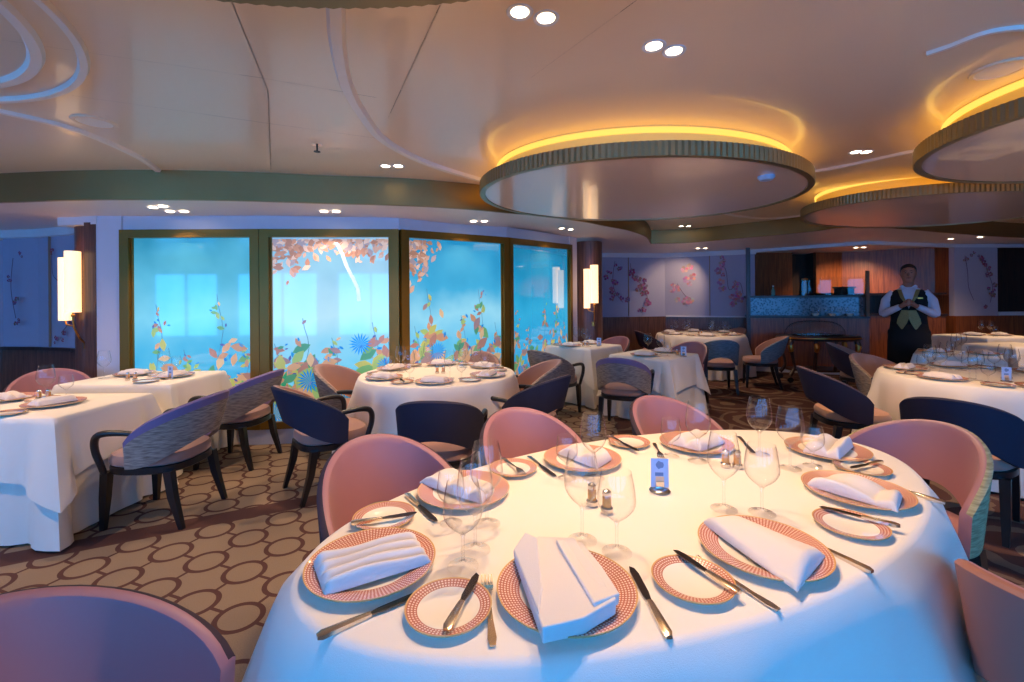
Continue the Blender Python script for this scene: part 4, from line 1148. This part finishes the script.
setting(1.15, 6.55, .772, -PI*.75, 'far side', 'right window table', 1, False)
setting(1.55, 5.27, .752, PI/4, 'near left side', 'middle square table', 2, False)
setting(1.90, 5.62, .752, -PI*.75, 'far side', 'middle square table', 1, False)
setting(5.1, 5.4, .752, -PI/4, 'left side', 'side table by the waiter', 2, False)
setting(5.42, 5.15, .752, 3*PI/4, 'right side', 'side table by the waiter', 1, False)
setting(7.55, 7.35, .782, 0, 'left end', 'distant panel table', 2, False)
setting(7.95, 7.3, .782, PI, 'right end', 'distant panel table', 1, False)
for x, y, z, tb in [(-3.28,3.10,.752,'near left table'),(-3.30,3.84,.752,'left window table'),(.98,6.18,.772,'right window table'),(1.95,5.30,.752,'middle square table'),(-.69,4.1,.751,'round window table'),(3.5,8.4,.751,'far round table'),(3.95,3.6,.751,'right round table')]:
    place(P_sh, (x, y, z), 0, 'left shaker of the pair on the '+tb, 'shaker', 'shakers on the '+tb)
    place(P_sh, (x+.055, y+.01, z), 0, 'right shaker of the pair on the '+tb, 'shaker', 'shakers on the '+tb)
# small tumblers/cards that read as blue-white blocks on the square tables
for x, y, z, tb in [(1.98,5.18,.752,'middle square table'),(1.2,6.2,.772,'right window table'),(3.86,3.5,.751,'right round table'),(-2.98+.0,3.90,.752,'left window table'),(-3.62,2.78,.752,'near left table')]:
    cd2 = copy_tree(cd); cd2.location = (x, y, z+.008); cd2.rotation_euler = (0,0,-.3); tag(cd2, 'small pale blue card standing on the '+tb, 'card')
    r2 = copy_tree(r); r2.location = (x, y, z); tag(r2, 'round chrome card holder on the '+tb, 'card holder'); cd2.location.z = z+.014

# ------------------------------------------------------------------ BUFFET
A = Vector((4.62, 8.72)); B = Vector((6.42, 8.05)); d = (B-A).normalized(); LB = (B-A).length
root = empty('buffet_counter', (A.x, A.y, 0), math.atan2(d.y, d.x)); tag(root, 'long wood buffet counter with mosaic glass front in the alcove', 'counter')
def fab(name, boxes, m, parent, smooth=False):
    mb = MB()
    for b_ in boxes: mb.box(*b_)
    return mb.build(name, m, parent, smooth=smooth)
fab('front_panel', [((0,0,.10),(LB,.04,1.04))], M['woodo'], root)
fab('plinth', [((0,.03,0),(LB,.06,.10))], M['cornice'], root)
fab('side_panel', [((LB-.04,.04,0),(LB,.75,1.04))], M['woodo'], root)
fab('serving_shelf', [((0,-.05,1.04),(LB,.75,1.075))], M['woodd'], root)
def mosaic():
    m, nt, b = new_mat('mosaic_glass')
    tc = nt.nodes.new('ShaderNodeTexCoord'); mp = nt.nodes.new('ShaderNodeMapping'); mp.inputs['Scale'].default_value = (1,1,1)
    v = nt.nodes.new('ShaderNodeTexVoronoi'); v.inputs['Scale'].default_value = 26
    nt.links.new(tc.outputs['Object'], v.inputs['Vector'])
    col = mixc(nt, X(nt, v.outputs['Distance'])*1.6, lin((40,44,54)), lin((120,124,130)))
    nt.links.new(col, b.inputs['Base Color']); b.inputs['Roughness'].default_value = .25; b.inputs['Metallic'].default_value = .3
    return m
fab('mosaic_splash', [((.02,.22,1.075),(LB-.02,.25,1.42))], mosaic(), root)
fab('upper_counter', [((-.02,.16,1.42),(LB+.02,.75,1.465))], M['woodd'], root)
fab('glass_screen', [((.9,.10,1.47),(LB-.02,.11,1.80))], M['gglass'], root)
fab('corner_post', [((LB-.03,.04,1.075),(LB+.02,.09,1.90))], M['woodgold'], root)
fab('end_post', [((-.05,-.02,0),(.02,.06,2.40))], M['woodd'], root)
to_w = lambda s, y_, z: (A.x+d.x*s-d.y*y_, A.y+d.y*s+d.x*y_, z)
def bottle(loc):
    o = empty('bottle', loc)
    mb = MB(); mb.lathe([(0,0),(.035,0),(.037,.01),(.037,.10),(.015,.14),(.013,.18),(0,.18)], 16); mb.build('bottle_body', mat('green_glass_bottle', (90,150,140), .2, coat=.5), o)
    mb = MB(); mb.lathe([(.016,.175),(.016,.20),(0,.20)], 12); mb.build('cap', M['cornice'], o)
    return o
tag(bottle(to_w(.47,.35,1.466)), 'small green bottle on the left of the buffet top', 'bottle')
o = empty('warming_lamp', to_w(1.02,.4,1.466)); tag(o, 'short brass heat lamp post on the buffet top', 'lamp')
mb = MB(); mb.tube([(0,0,0),(0,0,.30)], .030, 12); mb.build('post', mat('aged_brass', (150,110,60), .4, metal=.6), o); mb = MB(); mb.lathe([(.06,.30),(.055,.33),(0,.34)], 16); mb.build('lamp_head', M['brass'], o)
o = empty('till_screen', to_w(1.66,.4,1.466), .1); tag(o, 'black boxy machine at the right end of the buffet top', 'machine')
fab('body', [((-.13,-.1,.0),(.13,.1,.13),0,None,.012)], M['blackm'], o, True); fab('lid', [((-.15,-.12,.13),(.15,.12,.155),0,None,.008)], M['blackm'], o, True)
o = empty('tray', to_w(1.32,.4,1.466)); tag(o, 'dark low tray on the buffet top beside the black machine', 'tray')
mb = MB(); mb.lathe([(0,.01),(.13,.01),(.16,.04),(.165,.04),(.135,0),(0,0)], 28); mb.build('tray_body', M['woodd'], o)
for k in range(7):
    place(G_small, to_w(1.05+.11*k, .04+.03*(k % 2), 1.076), 0, 'wine glass upside among the row on the buffet serving shelf', 'wine glass', 'row of glasses on the buffet shelf')
for k in range(3):
    o = empty('salad_bowl', to_w(1.12+.27*k, .10, 1.076)); tag(o, ['left','middle','right'][k]+' white bowl on the buffet serving shelf', 'bowl', 'white bowls on the buffet shelf')
    mb = MB(); mb.lathe([(0,.004),(.03,.004),(.06,.045),(.064,.045),(.034,0),(0,0)], 20); mb.build('bowl_body', M['porc'], o)
# back bar behind the waiter
root = empty('back_counter', (6.6, 9.1, 0), -.28); tag(root, 'dark back bar with open shelf behind the waiter', 'counter')
fab('cabinet', [((0,.0,0),(1.8,.5,1.05))], M['woodo'], root)
fab('countertop', [((-.02,-.03,1.05),(1.82,.5,1.09))], M['woodd'], root)
fab('shelf_back', [((0,.45,1.09),(1.8,.5,1.46))], M['woodd'], root)
fab('upper_shelf', [((-.02,.0,1.46),(1.82,.5,1.50))], M['woodd'], root)
fab('glass_divider', [((.9,.02,1.09),(.92,.4,1.46)),((1.25,.02,1.09),(1.27,.4,1.46))], M['gglass'], root)
# trolley
root = empty('carving_trolley', (5.20, 7.62, 0), -.2); tag(root, 'round-ended dark wood trolley with brass legs and clear dome', 'trolley')
mb = MB(); mb.lathe([(0,.70),(1,.70),(1.03,.72),(1.03,.76),(1,.78),(0,.78)], 48, sx=.62, sy=.34); mb.build('top', M['woodd'], root)
mb = MB(); mb.lathe([(1.035,.735),(1.045,.745),(1.035,.755)], 48, sx=.62, sy=.34); mb.build('top_trim', M['brass'], root)
mb = MB(); mb.lathe([(0,.19),(1,.19),(1,.22),(0,.22)], 40, sx=.5, sy=.27); mb.build('lower_shelf', M['woodd'], root)
for (sx, sy) in ((-1,-1),(1,-1),(1,1),(-1,1)):
    x, y = sx*.48, sy*.2
    mb = MB(); mb.tube(catmull([(x,y,.71),(x*1.05,y*1.1,.6),(x*.96,y,.4),(x*.92,y*.95,.25),(x*1.06,y*1.1,.12)], 4), [.035,.038,.04,.038,.034,.03,.027,.025,.023,.022,.022,.022,.024,.026,.03,.032,.03][:17], 10)
    lg = mb.build('leg', M['woodd'], root)
    mb = MB(); mb.tube([(x*1.02,y*1.04,.66),(x*1.05,y*1.1,.60),(x*1.02,y*1.07,.52)], [.036,.045,.036], 10); mb.build('brass_mount', M['brass'], lg)
    mb = MB(); mb.tube([(x*1.06,y*1.1-.012,.045),(x*1.06,y*1.1+.012,.045)], .045, 16); mb.build('caster', M['blackm'], lg)
for x in (-.16, .14):
    mb = MB(); mb.tube(catmull([(x,-.30,.70),(x,-.32,.6),(x,-.29,.45),(x,-.26,.21)], 3), .026, 10); lg = mb.build('leg', M['woodd'], root)
    mb = MB(); mb.tube([(x,-.325,.66),(x,-.345,.60),(x,-.32,.53)], [.03,.042,.03], 10); mb.build('brass_mount', M['brass'], lg)
mb = MB()
vs = []
for j in range(13):
    a = (PI/2)*j/12*1.0
    for k in range(40):
        t = 2*PI*k/40; vs.append((-.05+.46*cos(t)*cos(a)**.6, .25*sin(t)*cos(a)**.6, .79+.24*sin(a)))
mb.add(vs, [(j*40+k, j*40+(k+1) % 40, (j+1)*40+(k+1) % 40, (j+1)*40+k) for j in range(12) for k in range(40)])
mb.build('dome_cover', M['gglass'], root)
mb = MB(); mb.lathe([(0,.781),(.9,.781),(1,.80),(.98,.80),(.88,.785),(0,.785)], 32, sx=.42, sy=.22); mb.build('silver_platter', M['chrome'], root)

# ------------------------------------------------------------------ WAITER
root = empty('person', (5.42, 6.12, 0), -.55+.0); root.rotation_euler = (0,0,-.72); root.scale = (1.045,1.045,1.045)
tag(root, 'person in white shirt and black vest standing with hands clasped before the buffet', 'person')
def ell(cx, cy, z, rx, ry, n=24, p=2.3):
    out = []
    for k in range(n):
        a = 2*PI*k/n; ca, sa = cos(a), sin(a); r_ = (abs(ca)**p+abs(sa)**p)**(-1/p)
        out.append((cx+rx*ca*r_, cy+ry*sa*r_, z))
    return out
def remesh(o, v):
    m = o.modifiers.new('Remesh', 'REMESH'); m.mode = 'VOXEL'; m.voxel_size = v; m.use_smooth_shade = True
    s_ = o.modifiers.new('Smooth', 'SMOOTH'); s_.iterations = 3; s_.factor = .5
# local: faces -Y
mb = MB()
mb.loft([ell(0,0,.86,.16,.11), ell(0,0,.95,.17,.12), ell(0,.0,1.1,.15,.105), ell(0,0,1.28,.17,.115), ell(0,.005,1.40,.155,.09), ell(0,.01,1.45,.095,.07), ell(0,.005,1.50,.058,.055), ell(0,-.005,1.57,.055,.055)])
# head
mb.loft([ell(0,-.03,1.545,.03,.03), ell(0,-.03,1.56,.052,.055), ell(0,-.022,1.60,.066,.078), ell(0,-.015,1.65,.073,.09), ell(0,-.01,1.70,.074,.094), ell(0,-.008,1.74,.066,.084), ell(0,-.005,1.765,.045,.058), ell(0,0,1.775,.015,.02)])
mb.tube([(0,-.098,1.675),(0,-.112,1.65),(0,-.118,1.635),(0,-.104,1.628)], [.007,.010,.013,.010], 8)
for s_ in (1,-1):
    mb.ball((s_*.076,-.005,1.655), (.010,.020,.030), 10, 8)
    mb.tube([(s_*.09,.0,.92),(s_*.10,0,.50),(s_*.10,.01,.10)], [.085,.062,.042], 12)
    mb.tube([(s_*.10,.03,.05),(s_*.11,-.16,.035)], [.045,.035], 10)
    mb.tube([(s_*.14,.01,1.41),(s_*.225,.0,1.30),(s_*.25,-.02,1.14)], [.045,.040,.036], 12)
    mb.tube([(s_*.25,-.02,1.14),(s_*.16,-.16,1.19),(s_*.05,-.235,1.255)], [.040,.034,.026], 12)
    # palm and fingers folded over the other hand
    mb.tube([(s_*.055,-.232,1.25),(s_*.022,-.245,1.285)], [.028,.034], 10)
    for f_ in range(4):
        zz = 1.252+f_*.017; l = [.018,.024,.026,.020][f_]
        mb.tube([(s_*.020,-.262,zz),(-s_*.006,-.274,zz+.004),(-s_*l,-.268,zz-.002)], [.0095,.009,.0075], 8)
    mb.tube([(s_*.026,-.245,1.30),(s_*.014,-.262,1.325),(-s_*.002,-.27,1.332)], [.011,.010,.008], 8)
bd = mb.build('body', M['skin'], root, recalc=True); remesh(bd, .0065)
mb = MB()
for s_ in (1,-1):
    mb.ball((s_*.028,-.098,1.672), (.012,.006,.006), 10, 6)
mb.build('eyes', M['eyew'], bd)
mb = MB()
for s_ in (1,-1): mb.tube([(s_*.012,-.106,1.692),(s_*.028,-.106,1.698),(s_*.046,-.096,1.692)], .0035, 6)
mb.build('eyebrows', M['hair'], bd)
mb = MB(); mb.tube([(-.024,-.098,1.604),(0,-.106,1.603),(.024,-.098,1.604)], [.003,.006,.003], 8); mb.build('mouth', M['lip'], bd)
mb = MB(); mb.loft([ell(0,.025,1.66,.079,.076), ell(0,.018,1.70,.081,.087), ell(0,.004,1.735,.078,.096), ell(0,.002,1.765,.062,.080), ell(0,.004,1.787,.030,.045), ell(0,.005,1.792,.005,.01)]); mb.build('hair', M['hair'], root)
mb = MB()   # shirt
mb.loft([ell(0,0,.98,.178,.128), ell(0,0,1.10,.165,.118), ell(0,0,1.28,.185,.128), ell(0,.005,1.40,.19,.115), ell(0,.01,1.455,.125,.088), ell(0,.01,1.49,.072,.068)])
for s_ in (1,-1):
    mb.tube([(s_*.14,.01,1.42),(s_*.225,.0,1.31),(s_*.255,-.02,1.16),(s_*.25,-.04,1.125)], [.060,.058,.052,.050], 14)
    mb.tube([(s_*.25,-.03,1.135),(s_*.17,-.155,1.185),(s_*.085,-.222,1.235)], [.050,.044,.036], 14)
sh = mb.build('shirt', M['whitec'], root, recalc=True); remesh(sh, .011)
mb = MB()
for s_ in (1,-1):
    mb.loft([[(s_*x, y, z) for x, y, z in r_] for r_ in ([( .012,-.088,1.475),(.06,-.075,1.515),(.066,-.062,1.515),(.018,-.078,1.47)], [(.06,-.108,1.445),(.085,-.055,1.50),(.088,-.045,1.50),(.064,-.10,1.44)])])
mb.build('collar', M['whitec'], sh, smooth=False)
# vest: front V opening cut by angle
mb = MB(); rows = [(1.00,.190,.142),(1.10,.178,.132),(1.20,.186,.138),(1.28,.196,.142),(1.36,.196,.134),(1.42,.176,.122),(1.455,.135,.102)]
n = 48; vs = []
for (z, rx, ry) in rows:
    op = .0 if z < 1.24 else (z-1.24)/.215*.62+.02
    for k in range(n+1):
        a = -PI/2+op+(2*PI-2*op)*k/n
        vs.append((rx*cos(a)*(1.0), .0+ry*sin(a)*1.02, z))
mb.add(vs, [(j*(n+1)+k, j*(n+1)+k+1, (j+1)*(n+1)+k+1, (j+1)*(n+1)+k) for j in range(len(rows)-1) for k in range(n)])
ve = mb.build('vest', M['blackc'], root); ve.modifiers.new('Solid', 'SOLIDIFY').thickness = .008
mb = MB()
for s_ in (1,-1):
    mb.loft([[(s_*x, y, z) for x, y, z in r_] for r_ in ([(.006,-.150,1.25),(.035,-.150,1.27),(.035,-.156,1.27),(.006,-.156,1.25)],[(.045,-.140,1.36),(.085,-.136,1.36),(.085,-.146,1.36),(.045,-.150,1.36)],[(.07,-.105,1.45),(.11,-.09,1.45),(.11,-.10,1.455),(.07,-.115,1.455)])])
mb.build('lapels', M['gold'], ve, smooth=False)
mb = MB()
for s_ in (1,-1):
    mb.loft([[(s_*x, y, z) for x, y, z in r_] for r_ in ([(.0,-.150,1.19),(.07,-.140,1.19),(.07,-.152,1.19),(.0,-.162,1.19)],[(.0,-.152,1.08),(.11,-.135,1.08),(.11,-.147,1.08),(.0,-.164,1.08)],[(.02,-.150,1.02),(.12,-.135,1.02),(.12,-.147,1.02),(.02,-.162,1.02)],[(.06,-.150,.945),(.075,-.148,.945),(.075,-.156,.945),(.06,-.160,.945)])])
mb.build('vest_points', M['gold'], ve, smooth=False)
mb = MB(); mb.box((.085,-.150,1.335),(.135,-.142,1.352)); mb.build('name_tag', M['brass'], ve, smooth=False)
mb = MB()
mb.loft([ell(0,0,.86,.205,.15), ell(0,0,.96,.195,.14), ell(0,0,1.04,.186,.136)])
for s_ in (1,-1): mb.tube([(s_*.10,0,.92),(s_*.11,.0,.5),(s_*.11,.02,.06)], [.118,.095,.075], 16)
tr = mb.build('trousers', M['blackc'], root, recalc=True); remesh(tr, .014)
mb = MB(); n = 20; vs = []
for z, w, y in ((1.01,.185,-.145),(.8,.215,-.16),(.6,.22,-.165),(.42,.22,-.165)):
    for k in range(n+1):
        t = -1+2*k/n; vs.append((w*sin(t*1.35), y*cos(t*1.35)-.01, z))
mb.add(vs, [(j*(n+1)+k, j*(n+1)+k+1, (j+1)*(n+1)+k+1, (j+1)*(n+1)+k) for j in range(3) for k in range(n)])
ap = mb.build('apron', M['blackc'], root); ap.modifiers.new('Solid', 'SOLIDIFY').thickness = .006
mb = MB()
for s_ in (1,-1):
    mb.loft([ell(s_*.115,-.05,0.0,.05,.15,16,2.6), ell(s_*.115,-.05,.04,.052,.15,16,2.6), ell(s_*.115,.0,.08,.05,.09,16,2.4)])
mb.build('shoes', M['black'], root)

# remove unused prototypes
for p in [P_ch, P_bp, G_tall, G_wide, G_small, P_kn, P_bk, P_fk, P_sh]:
    if p.name not in USED:
        for c_ in list(p.children): bpy.data.objects.remove(c_)
        bpy.data.objects.remove(p)

# ------------------------------------------------------------------ world, camera, view
w = bpy.data.worlds.new('World'); sc.world = w; w.use_nodes = True
w.node_tree.nodes['Background'].inputs[0].default_value = (.35, .5, .8, 1); w.node_tree.nodes['Background'].inputs[1].default_value = .3
cam = bpy.data.cameras.new('camera'); co = bpy.data.objects.new('camera', cam); C.objects.link(co); sc.camera = co
cam.sensor_width = 36; cam.lens = 447.84/1024*36; cam.shift_y = -(341-299.93)/1024; cam.clip_start = .02
co.matrix_world = Matrix.Translation((0,0,1.42)) @ Matrix.Rotation(PI/2, 4, 'X') @ Matrix.Rotation(-.0075, 4, 'Z')
vsx = sc.view_settings; vsx.view_transform = 'Standard'; vsx.look = 'None'; vsx.gamma = 1; vsx.exposure = .62; vsx.use_curve_mapping = False
